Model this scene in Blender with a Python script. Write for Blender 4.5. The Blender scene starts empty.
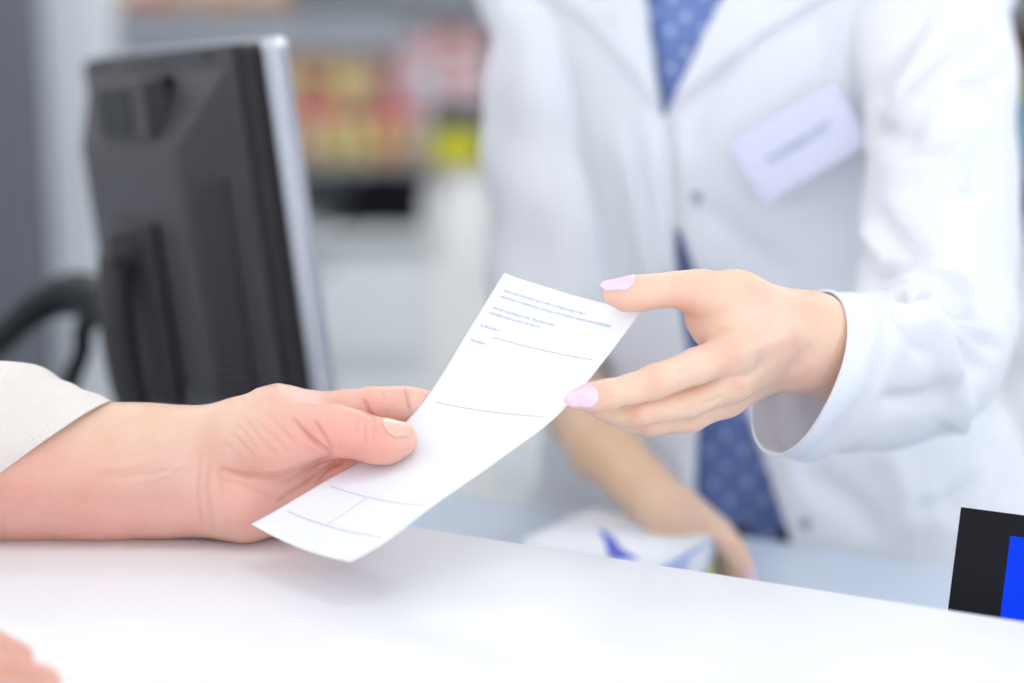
import bpy, bmesh, math, random
import numpy as np
from mathutils import Vector, Matrix
random.seed(7)
F = 70/36*1024            # focal length in pixels at 1024 wide
CAMZ = 1.41
PIT = math.radians(13)
CP, SP = math.cos(PIT), math.sin(PIT)
SC = bpy.context.scene
COL = SC.collection

# ------------------------------------------------------------------ camera
cam = bpy.data.cameras.new('camera'); camo = bpy.data.objects.new('camera', cam); COL.objects.link(camo)
camo.location = (0, 0, CAMZ); camo.rotation_euler = (math.radians(77), 0, 0)
cam.lens = 70; cam.sensor_width = 36; cam.clip_start = .05
cam.dof.use_dof = True; cam.dof.focus_distance = 1.09; cam.dof.aperture_fstop = 2.25
SC.camera = camo
SC.view_settings.view_transform = 'Standard'
try: SC.view_settings.look = 'None'
except Exception: pass
SC.view_settings.gamma = 1; SC.view_settings.use_curve_mapping = False
SC.view_settings.exposure = -0.04
SC.cycles.use_denoising = True
SC.cycles.max_bounces = 8; SC.cycles.diffuse_bounces = 5
SC.cycles.sample_clamp_indirect = 8

def pt(px, py, d):
    """the place at depth d along the camera axis that is seen at (px,py)"""
    u = (341.5-py)/F
    return np.array((d*(px-512)/F, d*(CP+u*SP), CAMZ + d*(-SP+u*CP)))
def on_z(px, py, z):
    q = pt(px, py, 1.0); t = (z-CAMZ)/(q[2]-CAMZ); return q*np.array((t, t, 0))+np.array((0, 0, z))
def on_y(px, py, y):
    q = pt(px, py, 1.0); t = y/q[1]; return np.array((q[0]*t, y, CAMZ+(q[2]-CAMZ)*t))
def project(P):
    x, y, z = P[:, 0], P[:, 1], P[:, 2]-CAMZ
    d = y*CP-z*SP; u = y*SP+z*CP
    return 512+F*x/d, 341.5-F*u/d, d

# ------------------------------------------------------------------ materials
def srgb(r, g, b):
    f = lambda c: (c/255/12.92) if c/255 <= .04045 else ((c/255+.055)/1.055)**2.4
    return (f(r), f(g), f(b), 1)
def mat(name, col, rough=.5, metal=0, spec=.5, bump=0, bscale=60, var=0, vscale=8, sheen=0, emit=None, estr=0, coat=0, sss=0):
    m = bpy.data.materials.new(name); m.use_nodes = True
    nt = m.node_tree; b = nt.nodes['Principled BSDF']
    b.inputs['Base Color'].default_value = col; b.inputs['Roughness'].default_value = rough
    b.inputs['Metallic'].default_value = metal; b.inputs['Specular IOR Level'].default_value = spec
    b.inputs['Sheen Weight'].default_value = sheen; b.inputs['Coat Weight'].default_value = coat
    if sss:
        b.inputs['Subsurface Weight'].default_value = sss; b.inputs['Subsurface Radius'].default_value = (1, .4, .2); b.inputs['Subsurface Scale'].default_value = .006
    if emit: b.inputs['Emission Color'].default_value = emit; b.inputs['Emission Strength'].default_value = estr
    tc = nt.nodes.new('ShaderNodeTexCoord')
    if var:
        n = nt.nodes.new('ShaderNodeTexNoise'); n.inputs['Scale'].default_value = vscale; n.inputs['Detail'].default_value = 4
        nt.links.new(tc.outputs['Object'], n.inputs['Vector'])
        mx = nt.nodes.new('ShaderNodeMix'); mx.data_type = 'RGBA'
        mx.inputs['A'].default_value = col; mx.inputs['B'].default_value = tuple(c*(1-var) for c in col[:3])+(1,)
        nt.links.new(n.outputs['Fac'], mx.inputs['Factor']); nt.links.new(mx.outputs['Result'], b.inputs['Base Color'])
    if bump:
        n = nt.nodes.new('ShaderNodeTexNoise'); n.inputs['Scale'].default_value = bscale; n.inputs['Detail'].default_value = 5
        nt.links.new(tc.outputs['Object'], n.inputs['Vector'])
        bp = nt.nodes.new('ShaderNodeBump'); bp.inputs['Strength'].default_value = bump; bp.inputs['Distance'].default_value = .002
        nt.links.new(n.outputs['Fac'], bp.inputs['Height']); nt.links.new(bp.outputs['Normal'], b.inputs['Normal'])
    return m
def skin_mat(name, rough=.42):
    m = bpy.data.materials.new(name); m.use_nodes = True; nt = m.node_tree; b = nt.nodes['Principled BSDF']
    at = nt.nodes.new('ShaderNodeAttribute'); at.attribute_name = 'skin_and_shade'
    tc = nt.nodes.new('ShaderNodeTexCoord')
    n = nt.nodes.new('ShaderNodeTexNoise'); n.inputs['Scale'].default_value = 45; n.inputs['Detail'].default_value = 5
    nt.links.new(tc.outputs['Object'], n.inputs['Vector'])
    mx = nt.nodes.new('ShaderNodeMix'); mx.data_type = 'RGBA'; mx.blend_type = 'MULTIPLY'; mx.inputs['B'].default_value = (.94, .74, .72, 1)
    rmp = nt.nodes.new('ShaderNodeMapRange'); rmp.inputs['From Min'].default_value = .42; rmp.inputs['From Max'].default_value = .72; rmp.inputs['To Max'].default_value = .42
    nt.links.new(n.outputs['Fac'], rmp.inputs['Value']); nt.links.new(rmp.outputs['Result'], mx.inputs['Factor'])
    nt.links.new(at.outputs['Color'], mx.inputs['A']); nt.links.new(mx.outputs['Result'], b.inputs['Base Color'])
    b.inputs['Roughness'].default_value = rough; b.inputs['Specular IOR Level'].default_value = .42
    b.inputs['Subsurface Weight'].default_value = .22; b.inputs['Subsurface Radius'].default_value = (1, .35, .2); b.inputs['Subsurface Scale'].default_value = .006
    v = nt.nodes.new('ShaderNodeTexVoronoi'); v.inputs['Scale'].default_value = 900
    n2 = nt.nodes.new('ShaderNodeTexNoise'); n2.inputs['Scale'].default_value = 260; n2.inputs['Detail'].default_value = 6
    nt.links.new(tc.outputs['Object'], v.inputs['Vector']); nt.links.new(tc.outputs['Object'], n2.inputs['Vector'])
    ad = nt.nodes.new('ShaderNodeMath'); ad.operation = 'ADD'; nt.links.new(v.outputs['Distance'], ad.inputs[0]); nt.links.new(n2.outputs['Fac'], ad.inputs[1])
    bp = nt.nodes.new('ShaderNodeBump'); bp.inputs['Strength'].default_value = .30; bp.inputs['Distance'].default_value = .0005
    nt.links.new(ad.outputs[0], bp.inputs['Height']); nt.links.new(bp.outputs['Normal'], b.inputs['Normal'])
    return m
M = dict(
    laminate=mat('laminate', srgb(238, 239, 243), .34, spec=.45, var=.02, vscale=3),
    desk=mat('desk_laminate', srgb(208, 219, 234), .35, var=.03, vscale=3),
    desk_side=mat('desk_panel', srgb(222, 226, 232), .5, var=.03),
    paper=mat('paper', srgb(236, 238, 245), .75, spec=.2, bump=.08, bscale=400),
    ink=mat('ink', srgb(166, 170, 188), .8), inkd=mat('dark_ink', srgb(140, 148, 184), .8), rule=mat('ruled_ink', srgb(182, 184, 196), .8),
    coat=mat('white_cotton', srgb(246, 248, 254), .8, spec=.2, bump=.15, bscale=700, sheen=.15, var=.02),
    coatin=mat('white_cotton_lining', srgb(232, 232, 244), .85, spec=.2, bump=.15, bscale=700),
    knit=mat('cream_knit', srgb(238, 230, 224), .95, spec=.15, bump=.6, bscale=900, sheen=.3, var=.06, vscale=60),
    stitch=mat('cream_thread', srgb(206, 196, 190), .9),
    trousers=mat('dark_cotton', srgb(60, 64, 80), .9, var=.1),
    black=mat('black_plastic', srgb(54, 50, 53), .45, spec=.35, bump=.1, bscale=900, var=.1, vscale=20),
    blackd=mat('dark_recess', srgb(10, 10, 13), .6), gloss=mat('gloss_black', srgb(13, 12, 22), .5, spec=.2),
    silver=mat('silver_plastic', srgb(240, 245, 255), .25, metal=.4), cable=mat('cable_rubber', srgb(12, 16, 22), .38, spec=.3),
    glass=mat('screen_glass', srgb(20, 22, 30), .08), blue=mat('lit_blue_screen', srgb(0, 4, 30), .5, spec=.1, emit=srgb(0, 62, 250), estr=1.0),
    polish=mat('pink_nail_polish', srgb(240, 206, 224), .16, coat=.6), nail=mat('natural_nail', srgb(232, 186, 168), .3, sss=.1),
    card=mat('badge_card', srgb(216, 218, 240), .3), cardtext=mat('badge_ink', srgb(150, 164, 196), .7), chrome=mat('clip_steel', srgb(190, 196, 205), .25, metal=1),
    button=mat('grey_button', srgb(176, 180, 190), .4),
    box=mat('box_board', srgb(240, 243, 250), .35), boxblue=mat('box_print_blue', srgb(78, 100, 214), .4), boxpale=mat('box_print_pale_blue', srgb(176, 196, 236), .4),
    boxlime=mat('box_print_lime', srgb(196, 216, 32), .4), boxink=mat('box_print_grey', srgb(150, 160, 200), .5),
    floor=mat('floor_vinyl', srgb(190, 192, 194), .4, var=.06), wall=mat('wall_paint', srgb(226, 230, 236), .8, var=.02), ceil=mat('ceiling_tile', srgb(235, 236, 238), .9, var=.02),
    column=mat('dark_grey_column', srgb(96, 97, 108), .5, var=.05), cabinet=mat('cabinet_lacquer', srgb(236, 240, 242), .4, var=.03), gap=mat('shadow_gap', srgb(120, 128, 134), .7),
    shelf=mat('shelf_metal', srgb(150, 154, 160), .45, var=.06), shelfback=mat('shelf_back', srgb(176, 178, 180), .6, var=.05),
    door=mat('pale_door', srgb(240, 245, 250), .45, var=.03), hair=mat('brown_hair', srgb(88, 58, 40), .5, bump=.6, bscale=120), haird=mat('grey_hair', srgb(150, 145, 140), .5, bump=.6, bscale=120),
    lamp=mat('lamp_diffuser', (1, 1, 1, 1), .5, emit=(1, .985, .96, 1), estr=4.1), white=mat('white_plastic', srgb(232, 232, 230), .4),
    lamp_bright=mat('lamp_diffuser_bright', (1, 1, 1, 1), .5, emit=(1, .985, .96, 1), estr=18.0),
    iris=mat('iris_brown', srgb(60, 40, 28), .15),
    eye=mat('eye_white', srgb(235, 235, 235), .2), lip=mat('lip', srgb(190, 100, 95), .4),
)
# blue shirt with white dots: dots laid out over the body's own width/height coordinates
def shirt_material():
    m = bpy.data.materials.new('blue_dotted_cotton'); m.use_nodes = True; nt = m.node_tree; b = nt.nodes['Principled BSDF']
    uv = nt.nodes.new('ShaderNodeUVMap'); uv.uv_map = 'body'
    mp = nt.nodes.new('ShaderNodeMapping'); mp.inputs['Rotation'].default_value = (0, 0, math.radians(38))
    vo = nt.nodes.new('ShaderNodeTexVoronoi'); vo.voronoi_dimensions = '2D'; vo.inputs['Scale'].default_value = 52; vo.inputs['Randomness'].default_value = .25
    mr = nt.nodes.new('ShaderNodeMapRange'); mr.inputs['From Min'].default_value = .15; mr.inputs['From Max'].default_value = .2; mr.inputs['To Min'].default_value = 1; mr.inputs['To Max'].default_value = 0
    mx = nt.nodes.new('ShaderNodeMix'); mx.data_type = 'RGBA'; mx.inputs['A'].default_value = srgb(114, 136, 194); mx.inputs['B'].default_value = srgb(180, 194, 232)
    nt.links.new(uv.outputs['UV'], mp.inputs['Vector']); nt.links.new(mp.outputs['Vector'], vo.inputs['Vector']); nt.links.new(vo.outputs['Distance'], mr.inputs['Value'])
    nt.links.new(mr.outputs['Result'], mx.inputs['Factor']); nt.links.new(mx.outputs['Result'], b.inputs['Base Color'])
    b.inputs['Roughness'].default_value = .85; b.inputs['Sheen Weight'].default_value = .1
    return m
M['shirt'] = shirt_material()
nt_ = M['coat'].node_tree; tr_ = nt_.nodes.new('ShaderNodeBsdfTranslucent'); tr_.inputs['Color'].default_value = srgb(246, 248, 254); ms_ = nt_.nodes.new('ShaderNodeMixShader'); ms_.inputs[0].default_value = .18
nt_.links.new(nt_.nodes['Principled BSDF'].outputs[0], ms_.inputs[1]); nt_.links.new(tr_.outputs[0], ms_.inputs[2]); nt_.links.new(ms_.outputs[0], nt_.nodes['Material Output'].inputs['Surface'])
M['skin_a'] = skin_mat('skin_pharmacist', .4); M['skin_b'] = skin_mat('skin_customer', .42)

# ------------------------------------------------------------------ object helpers
def link(o, parent=None):
    COL.objects.link(o)
    if parent is not None:
        o.parent = parent; bpy.context.view_layer.update(); o.matrix_parent_inverse = parent.matrix_world.inverted()
    return o
def tag(o, label=None, cat=None, group=None, kind=None):
    if label: o['label'] = label
    if cat: o['category'] = cat
    if group: o['group'] = group
    if kind: o['kind'] = kind
    return o
def thing(name, loc, label, cat, group=None, rot=(0, 0, 0)):
    o = bpy.data.objects.new(name, None); o.location = loc; o.rotation_euler = rot; o.empty_display_size = .05
    COL.objects.link(o); bpy.context.view_layer.update()
    return tag(o, label, cat, group)
def mesh_np(name, V, Fc, material, parent=None, smooth=True, local=False):
    me = bpy.data.meshes.new(name); me.from_pydata(np.asarray(V, float).tolist(), [], [list(map(int, f)) for f in Fc]); me.update()
    if smooth: me.polygons.foreach_set('use_smooth', [True]*len(me.polygons))
    me.materials.append(M[material] if isinstance(material, str) else material)
    o = bpy.data.objects.new(name, me); COL.objects.link(o)
    if parent is not None:
        o.parent = parent
        if not local: bpy.context.view_layer.update(); o.matrix_parent_inverse = parent.matrix_world.inverted()
    return o
def bm_obj(name, bm, material, parent=None, smooth=False, local=False, bevel=0, seg=2):
    if bevel: bmesh.ops.bevel(bm, geom=[e for e in bm.edges if e.calc_face_angle(0) > .5], offset=bevel, segments=seg, profile=.6, affect='EDGES')
    bmesh.ops.recalc_face_normals(bm, faces=bm.faces)
    me = bpy.data.meshes.new(name); bm.to_mesh(me); bm.free()
    for p in me.polygons: p.use_smooth = smooth or bool(bevel)
    me.materials.append(M[material]); o = bpy.data.objects.new(name, me); COL.objects.link(o)
    if bevel:
        md = o.modifiers.new('wn', 'WEIGHTED_NORMAL'); md.keep_sharp = False
    if parent is not None:
        o.parent = parent
        if not local: bpy.context.view_layer.update(); o.matrix_parent_inverse = parent.matrix_world.inverted()
    return o
def box_bm(x0, x1, y0, y1, z0, z1, bm=None):
    bm = bm or bmesh.new()
    v = [bm.verts.new(p) for p in ((x0, y0, z0), (x1, y0, z0), (x1, y1, z0), (x0, y1, z0), (x0, y0, z1), (x1, y0, z1), (x1, y1, z1), (x0, y1, z1))]
    for f in ((3, 2, 1, 0), (4, 5, 6, 7), (0, 1, 5, 4), (1, 2, 6, 5), (2, 3, 7, 6), (3, 0, 4, 7)): bm.faces.new([v[i] for i in f])
    return bm
def prism_bm(poly, z0, z1, axis='z', bm=None):
    bm = bm or bmesh.new()
    mk = {'z': lambda a, b, c: (a, b, c), 'x': lambda a, b, c: (c, a, b), 'y': lambda a, b, c: (a, c, b)}[axis]
    lo = [bm.verts.new(mk(a, b, z0)) for a, b in poly]; hi = [bm.verts.new(mk(a, b, z1)) for a, b in poly]
    n = len(poly); bm.faces.new(lo[::-1]); bm.faces.new(hi)
    for i in range(n): bm.faces.new((lo[i], lo[(i+1) % n], hi[(i+1) % n], hi[i]))
    return bm
def catmull(P, n):
    P = np.asarray(P, float); m = len(P); out = []
    for i in range(m-1):
        p0, p1, p2, p3 = P[max(i-1, 0)], P[i], P[i+1], P[min(i+2, m-1)]
        for j in range(n):
            t = j/n; out.append(.5*((2*p1)+(-p0+p2)*t+(2*p0-5*p1+4*p2-p3)*t*t+(-p0+3*p1-3*p2+p3)*t**3))
    out.append(P[-1]); return np.array(out)
def tube(name, pts, r, material, parent=None, seg=14, n=8, squash=1):
    """round tube along a smooth path; r may be a list of radii"""
    P = catmull(pts, n); R = catmull([[q] for q in (r if hasattr(r, '__len__') else [r]*len(pts))], n)[:, 0]
    V = []; Fc = []; up = np.array((.13, .21, 1.)); prev = None
    for i, p in enumerate(P):
        t = P[min(i+1, len(P)-1)]-P[max(i-1, 0)]; t /= np.linalg.norm(t)
        a = (up-t*np.dot(up, t)) if prev is None else prev-t*np.dot(prev, t); a /= np.linalg.norm(a); b = np.cross(t, a); prev = a
        for k in range(seg):
            th = 2*math.pi*k/seg; V.append(p+R[i]*(math.cos(th)*a+squash*math.sin(th)*b))
    for i in range(len(P)-1):
        for k in range(seg):
            a0, a1 = i*seg+k, i*seg+(k+1) % seg; Fc.append((a0, a1, a1+seg, a0+seg))
    Fc.append(tuple(range(seg))[::-1]); Fc.append(tuple(range((len(P)-1)*seg, len(P)*seg)))
    return mesh_np(name, V, Fc, material, parent)

# ------------------------------------------------------------------ implicit surfaces -> one continuous mesh
def axis(*parts):
    out = []
    for a, b, s in parts:
        n = max(1, int(round((b-a)/s))); out += list(np.linspace(a, b, n, endpoint=False))
    out.append(parts[-1][1]); return np.array(out, np.float32)
class Field:
    def __init__(s, xs, ys, zs):
        s.ax = (xs, ys, zs); s.v = np.full((len(xs), len(ys), len(zs)), .05, np.float32)
    def new(s): return Field(*s.ax)
    def block(s, lo, hi):
        sl = []
        for a, l, h in zip(s.ax, lo, hi):
            i = max(0, np.searchsorted(a, l)-1); j = min(len(a), np.searchsorted(a, h)+2); sl.append(slice(i, max(j, i+1)))
        X = s.ax[0][sl[0]][:, None, None]; Y = s.ax[1][sl[1]][None, :, None]; Z = s.ax[2][sl[2]][None, None, :]
        return tuple(sl), X, Y, Z
    @staticmethod
    def smin(a, b, k):
        if k <= 0: return np.minimum(a, b)
        h = np.maximum(k-np.abs(a-b), 0)/k
        return np.minimum(a, b)-h*h*k*.25
    def put(s, sl, d, k):
        s.v[sl] = s.smin(s.v[sl], d.astype(np.float32), k)
    def cone(s, a, b, ra, rb, k=.004):
        a = np.asarray(a, float); b = np.asarray(b, float); m = max(ra, rb)+k+.012
        sl, X, Y, Z = s.block(np.minimum(a, b)-m, np.maximum(a, b)+m)
        ba = b-a; L = float(ba@ba)+1e-12
        X = X-a[0]; Y = Y-a[1]; Z = Z-a[2]
        h = np.clip((X*ba[0]+Y*ba[1]+Z*ba[2])/L, 0, 1)
        d = np.sqrt((X-h*ba[0])**2+(Y-h*ba[1])**2+(Z-h*ba[2])**2)-(ra+(rb-ra)*h)
        s.put(sl, d, k)
    def chain(s, pts, k=.004):
        for (a, ra), (b, rb) in zip(pts[:-1], pts[1:]): s.cone(a, b, ra, rb, k)
    def ball(s, c, R, k=.01, ax=None):
        """ellipsoid with radii R along the orthonormal axes ax"""
        c = np.asarray(c, float); A = np.eye(3) if ax is None else np.asarray(ax, float); m = max(R)+k+.012
        sl, X, Y, Z = s.block(c-m, c+m); X = X-c[0]; Y = Y-c[1]; Z = Z-c[2]
        q = [(X*A[i][0]+Y*A[i][1]+Z*A[i][2])/R[i] for i in range(3)]; q2 = [(X*A[i][0]+Y*A[i][1]+Z*A[i][2])/R[i]**2 for i in range(3)]
        k0 = np.sqrt(q[0]**2+q[1]**2+q[2]**2); k1 = np.sqrt(q2[0]**2+q2[1]**2+q2[2]**2)+1e-9
        s.put(sl, k0*(k0-1)/k1, k)
    def mesh(s):
        xs, ys, zs = s.ax; v = s.v; ins = v < 0
        nx, ny, nz = v.shape
        c = np.zeros((nx-1, ny-1, nz-1), np.int8)
        for i in (0, 1):
            for j in (0, 1):
                for k in (0, 1): c += ins[i:nx-1+i, j:ny-1+j, k:nz-1+k]
        I, J, K = np.nonzero((c > 0) & (c < 8)); n = len(I)
        idx = np.full(c.shape, -1, np.int32); idx[I, J, K] = np.arange(n)
        acc = np.zeros((n, 3)); cnt = np.zeros(n)
        cs = [(i, j, k) for i in (0, 1) for j in (0, 1) for k in (0, 1)]
        for a in cs:
            for ax in range(3):
                if a[ax]: continue
                b = list(a); b[ax] = 1
                va = v[I+a[0], J+a[1], K+a[2]]; vb = v[I+b[0], J+b[1], K+b[2]]
                mk = (va < 0) != (vb < 0); t = np.where(mk, va/(va-vb+1e-20*(va == vb)), 0)
                pa = np.stack((xs[I+a[0]], ys[J+a[1]], zs[K+a[2]]), 1); pb = np.stack((xs[I+b[0]], ys[J+b[1]], zs[K+b[2]]), 1)
                acc += np.where(mk[:, None], pa+(pb-pa)*t[:, None], 0); cnt += mk
        V = acc/cnt[:, None]; Q = []
        for ax in range(3):
            sl0 = [slice(None)]*3; sl1 = [slice(None)]*3; sl0[ax] = slice(0, -1); sl1[ax] = slice(1, None)
            A = ins[tuple(sl0)]; B = ins[tuple(sl1)]; D = A != B
            u, w = [q for q in range(3) if q != ax]
            su = [slice(None)]*3; su[u] = slice(1, -1); su[w] = slice(1, -1)
            P = np.array(np.nonzero(D[tuple(su)])); P[u] += 1; P[w] += 1
            def cell(du, dw):
                q = P.copy(); q[u] -= du; q[w] -= dw; return idx[q[0], q[1], q[2]]
            quad = np.stack((cell(1, 1), cell(0, 1), cell(0, 0), cell(1, 0)), 1)
            fl = A[P[0], P[1], P[2]]
            if ax == 1: fl = ~fl
            quad[~fl] = quad[~fl][:, ::-1]; Q.append(quad)
        Q = np.concatenate(Q); Q = Q[(Q >= 0).all(1)]
        return V, Q
def vnormals(V, Q):
    n = np.cross(V[Q[:, 2]]-V[Q[:, 0]], V[Q[:, 3]]-V[Q[:, 1]]); N = np.zeros_like(V)
    for i in range(4):
        for a in range(3): N[:, a] += np.bincount(Q[:, i], n[:, a], len(V))
    return N/(np.linalg.norm(N, axis=1)[:, None]+1e-12)
def relax(V, Q, it=1, lam=.5):
    for _ in range(it):
        S = np.zeros_like(V); c = np.zeros(len(V))
        for i in range(4):
            for j in ((i+1) % 4, (i-1) % 4):
                for a in range(3): S[:, a] += np.bincount(Q[:, i], V[Q[:, j], a], len(V))
                c += np.bincount(Q[:, i], minlength=len(V))
        V = V+lam*(S/np.maximum(c, 1)[:, None]-V)
    return V
def seg_dist(x, y, a, b):
    bx, by = b[0]-a[0], b[1]-a[1]; t = ((x-a[0])*bx+(y-a[1])*by)/(bx*bx+by*by+1e-9); tc = np.clip(t, 0, 1)
    return np.hypot(x-a[0]-tc*bx, y-a[1]-tc*by), tc
def sculpt(V, N, folds, dmin=0, dmax=9, face=.05):
    """creases and folds pressed into (or raised from) the surface along lines"""
    x, y, d = project(V); view = -(V-np.array((0, 0, CAMZ))); view /= np.linalg.norm(view, axis=1)[:, None]
    ok = ((N*view).sum(1) > face) & (d > dmin) & (d < dmax); off = np.zeros(len(V))
    for pts, w, amp in folds:
        L = catmull(pts, 6) if len(pts) > 2 else np.array(pts, float); m = len(L)-1; D = np.full(len(V), 1e9); T = np.zeros(len(V))
        bb = ok & (x > L[:, 0].min()-4*w) & (x < L[:, 0].max()+4*w) & (y > L[:, 1].min()-4*w) & (y < L[:, 1].max()+4*w)
        ii = np.nonzero(bb)[0]
        if not len(ii): continue
        Dm = np.full(len(ii), 1e9); Tm = np.zeros(len(ii))
        for s in range(m):
            q, t = seg_dist(x[ii], y[ii], L[s], L[s+1]); u = q < Dm; Dm[u] = q[u]; Tm[u] = ((s+t)/m)[u]
        taper = np.clip(np.minimum(Tm, 1-Tm)*4+.15, 0, 1)
        off[ii] += amp*np.exp(-(Dm/w)**2)*taper
    return V+N*off[:, None]
def paint(o, V, base, blobs, creases=(), tone=(1, 1, 1)):
    x, y, d = project(V); c = np.tile(np.array(base, float)[:3], (len(V), 1))
    for (bx, by, r, col, s, *dd) in blobs:
        w = s*np.exp(-(((x-bx)**2+(y-by)**2)/r**2))*((d > dd[0]) if dd else 1); c = c*(1-w[:, None])+np.array(col)[:3]*w[:, None]
    for (pts, wd, col, s) in creases:
        L = catmull(pts, 5) if len(pts) > 2 else np.array(pts, float)
        D = np.full(len(V), 1e9)
        for a, b in zip(L[:-1], L[1:]): D = np.minimum(D, seg_dist(x, y, a, b)[0])
        w = s*np.exp(-(D/wd)**2); c = c*(1-w[:, None])+np.array(col)[:3]*w[:, None]
    at = o.data.color_attributes.new('skin_and_shade', 'FLOAT_COLOR', 'POINT')
    c = c*np.array(tone)
    at.data.foreach_set('color', np.concatenate((c, np.ones((len(V), 1))), 1).astype(np.float32).ravel())
def unit(v): v = np.asarray(v, float); return v/np.linalg.norm(v)
TOW = np.array((0, -CP, SP)); UPI = np.array((0, SP, CP)); RGT = np.array((1, 0, 0))   # toward the viewer's side, up, right
_trees = {}
def nail(name, a, b, r, nrm, length, half, mat_, parent, free=.0015, lift=1.03, back=0.0, grow=1.0):
    a = np.asarray(a); b = np.asarray(b); ax = unit(b-a); n = np.asarray(nrm, float); n = unit(n-ax*(n@ax)); t = np.cross(ax, n)
    from mathutils.bvhtree import BVHTree
    tree = _trees.setdefault(parent.name, None) or BVHTree.FromPolygons([v.co[:] for v in parent.data.vertices], [p.vertices[:] for p in parent.data.polygons]); _trees[parent.name] = tree
    V = []; nu, nv = 14, 20
    for i in range(nv+1):
        for j in range(nu+1):
            ph = (j/nu*2-1); phi = ph*half
            s0 = -length+r*.75-back + length*.34*abs(ph)**2.6; s1 = r*.75+free-back-.0034*ph*ph
            s = s0+(s1-s0)*i/nv
            rr = r*math.sqrt(max(.2, 1-(max(s, 0)*.72/r)**2))*(1+(grow-1)*min(1, max(0, -s)/np.linalg.norm(b-a)))
            dirn = math.cos(phi)*n+math.sin(phi)*t; o0 = b+ax*s; hit = tree.ray_cast(Vector(o0+dirn*r*2.2), Vector(-dirn), r*2.2)
            hr = (np.array(hit[0])-o0)@dirn if hit[0] is not None else 0
            V.append(o0+dirn*(max(hr, rr*.97)+.00035))
    Fc = [(i*(nu+1)+j, i*(nu+1)+j+1, (i+1)*(nu+1)+j+1, (i+1)*(nu+1)+j) for i in range(nv) for j in range(nu)]
    o = mesh_np(name, V, Fc, mat_, parent); md = o.modifiers.new('s', 'SOLIDIFY'); md.thickness = .0005; md.offset = 0
    return o
def text_verts(body, size, depth=0, bold=0):
    cu = bpy.data.curves.new('t', 'FONT'); cu.body = body; cu.size = size; cu.extrude = depth; cu.offset = bold; cu.resolution_u = 2
    o = bpy.data.objects.new('t', cu); COL.objects.link(o); dg = bpy.context.evaluated_depsgraph_get(); ev = o.evaluated_get(dg)
    me = bpy.data.meshes.new_from_object(ev); V = np.array([v.co[:] for v in me.vertices]); Fc = [tuple(p.vertices) for p in me.polygons]
    bpy.data.objects.remove(o); bpy.data.curves.remove(cu); bpy.data.meshes.remove(me); return V, Fc

# ================================================================== SETTING
def struct(name, bm, m, **k): o = bm_obj(name, bm, m, **k); o['kind'] = 'structure'; return o
CT = 1.05                       # counter top height
DT = .92                        # desk top height
struct('floor', box_bm(-2.6, 3.2, -2.5, 4.6, -.05, 0), 'floor')
struct('ceiling', box_bm(-2.6, 3.2, -.9, 4.6, 2.75, 2.85), 'ceil')
struct('wall_back', box_bm(-2.6, 3.2, 4.4, 4.5, 0, 2.75), 'wall')
struct('wall_left', box_bm(-2.7, -2.6, -.9, 4.5, 0, 2.75), 'wall')
struct('wall_right', box_bm(3.2, 3.3, .9, 4.5, 0, 2.75), 'wall')
# ceiling lights
lampn = 0
for i, (lx, ly) in enumerate(((-1.5, .7), (.3, .7), (2.0, .7), (-1.5, 2.2), (.3, 2.2), (2.0, 2.2), (-1.5, 3.6), (.3, 3.6), (2.0, 3.6))):
    row = ('nearest the shop window', 'in the middle of the room', 'above the back shelves')[i//3]; cl = ('left', 'centre', 'right')[i % 3]
    L = thing('ceiling_light', (lx, ly, 2.75), f'square white recessed ceiling light {row}, {cl} one', 'light', 'recessed ceiling lights')
    b = box_bm(-.33, .33, -.33, .33, -.03, 0); bmesh.ops.delete(b, geom=[f for f in b.faces if f.normal.z < -.5 or f.calc_center_median().z < -.02], context='FACES')
    fr = bm_obj('frame', box_bm(-.34, .34, -.34, .34, -.025, -.001), 'white', L, local=True); b.free()
    bm_obj('diffuser', box_bm(-.3, .3, -.3, .3, -.032, -.0255), 'lamp' if i < 6 else 'lamp_bright', L, local=True)

# counter: far edge of the ledge, from the line where the top ends
e0 = np.array((-.057, 1.087)); e1 = np.array((.2556, .937)); ed = unit(e1-e0); en = np.array((-ed[1], ed[0]))   # en points away from the customer
ang = math.atan2(ed[1], ed[0])
ctr = thing('service_counter', (e0[0], e0[1], 0), 'white raised service counter with a glossy flat top the arm rests on', 'counter', rot=(0, 0, ang))
bm_obj('countertop', box_bm(-1.3, 1.6, -.31, 0, CT-.03, CT), 'laminate', ctr, local=True, bevel=.0015)
bm_obj('front_panel', box_bm(-1.3, 1.6, -.27, -.235, 0, CT-.03), 'desk_side', ctr, local=True)
bm_obj('rear_panel', box_bm(-1.3, 1.6, -.04, -.012, DT, CT-.03), 'desk_side', ctr, local=True)
dsk = thing('work_desk', (e0[0], e0[1], 0), 'pale blue-grey lower work desk behind the counter', 'desk', rot=(0, 0, ang))
bm_obj('desktop', box_bm(-1.3, 1.6, -.012-.2, .436, DT-.028, DT-.0005), 'desk', dsk, local=True, bevel=.003)
bm_obj('side_panel', box_bm(-1.28, -1.25, -.18, .40, 0, DT-.028), 'desk_side', dsk, local=True)
bm_obj('side_panel', box_bm(1.55, 1.58, -.18, .40, 0, DT-.028), 'desk_side', dsk, local=True)
bm_obj('modesty_panel', box_bm(-1.25, 1.55, -.18, -.16, .1, DT-.028), 'desk_side', dsk, local=True)

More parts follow.
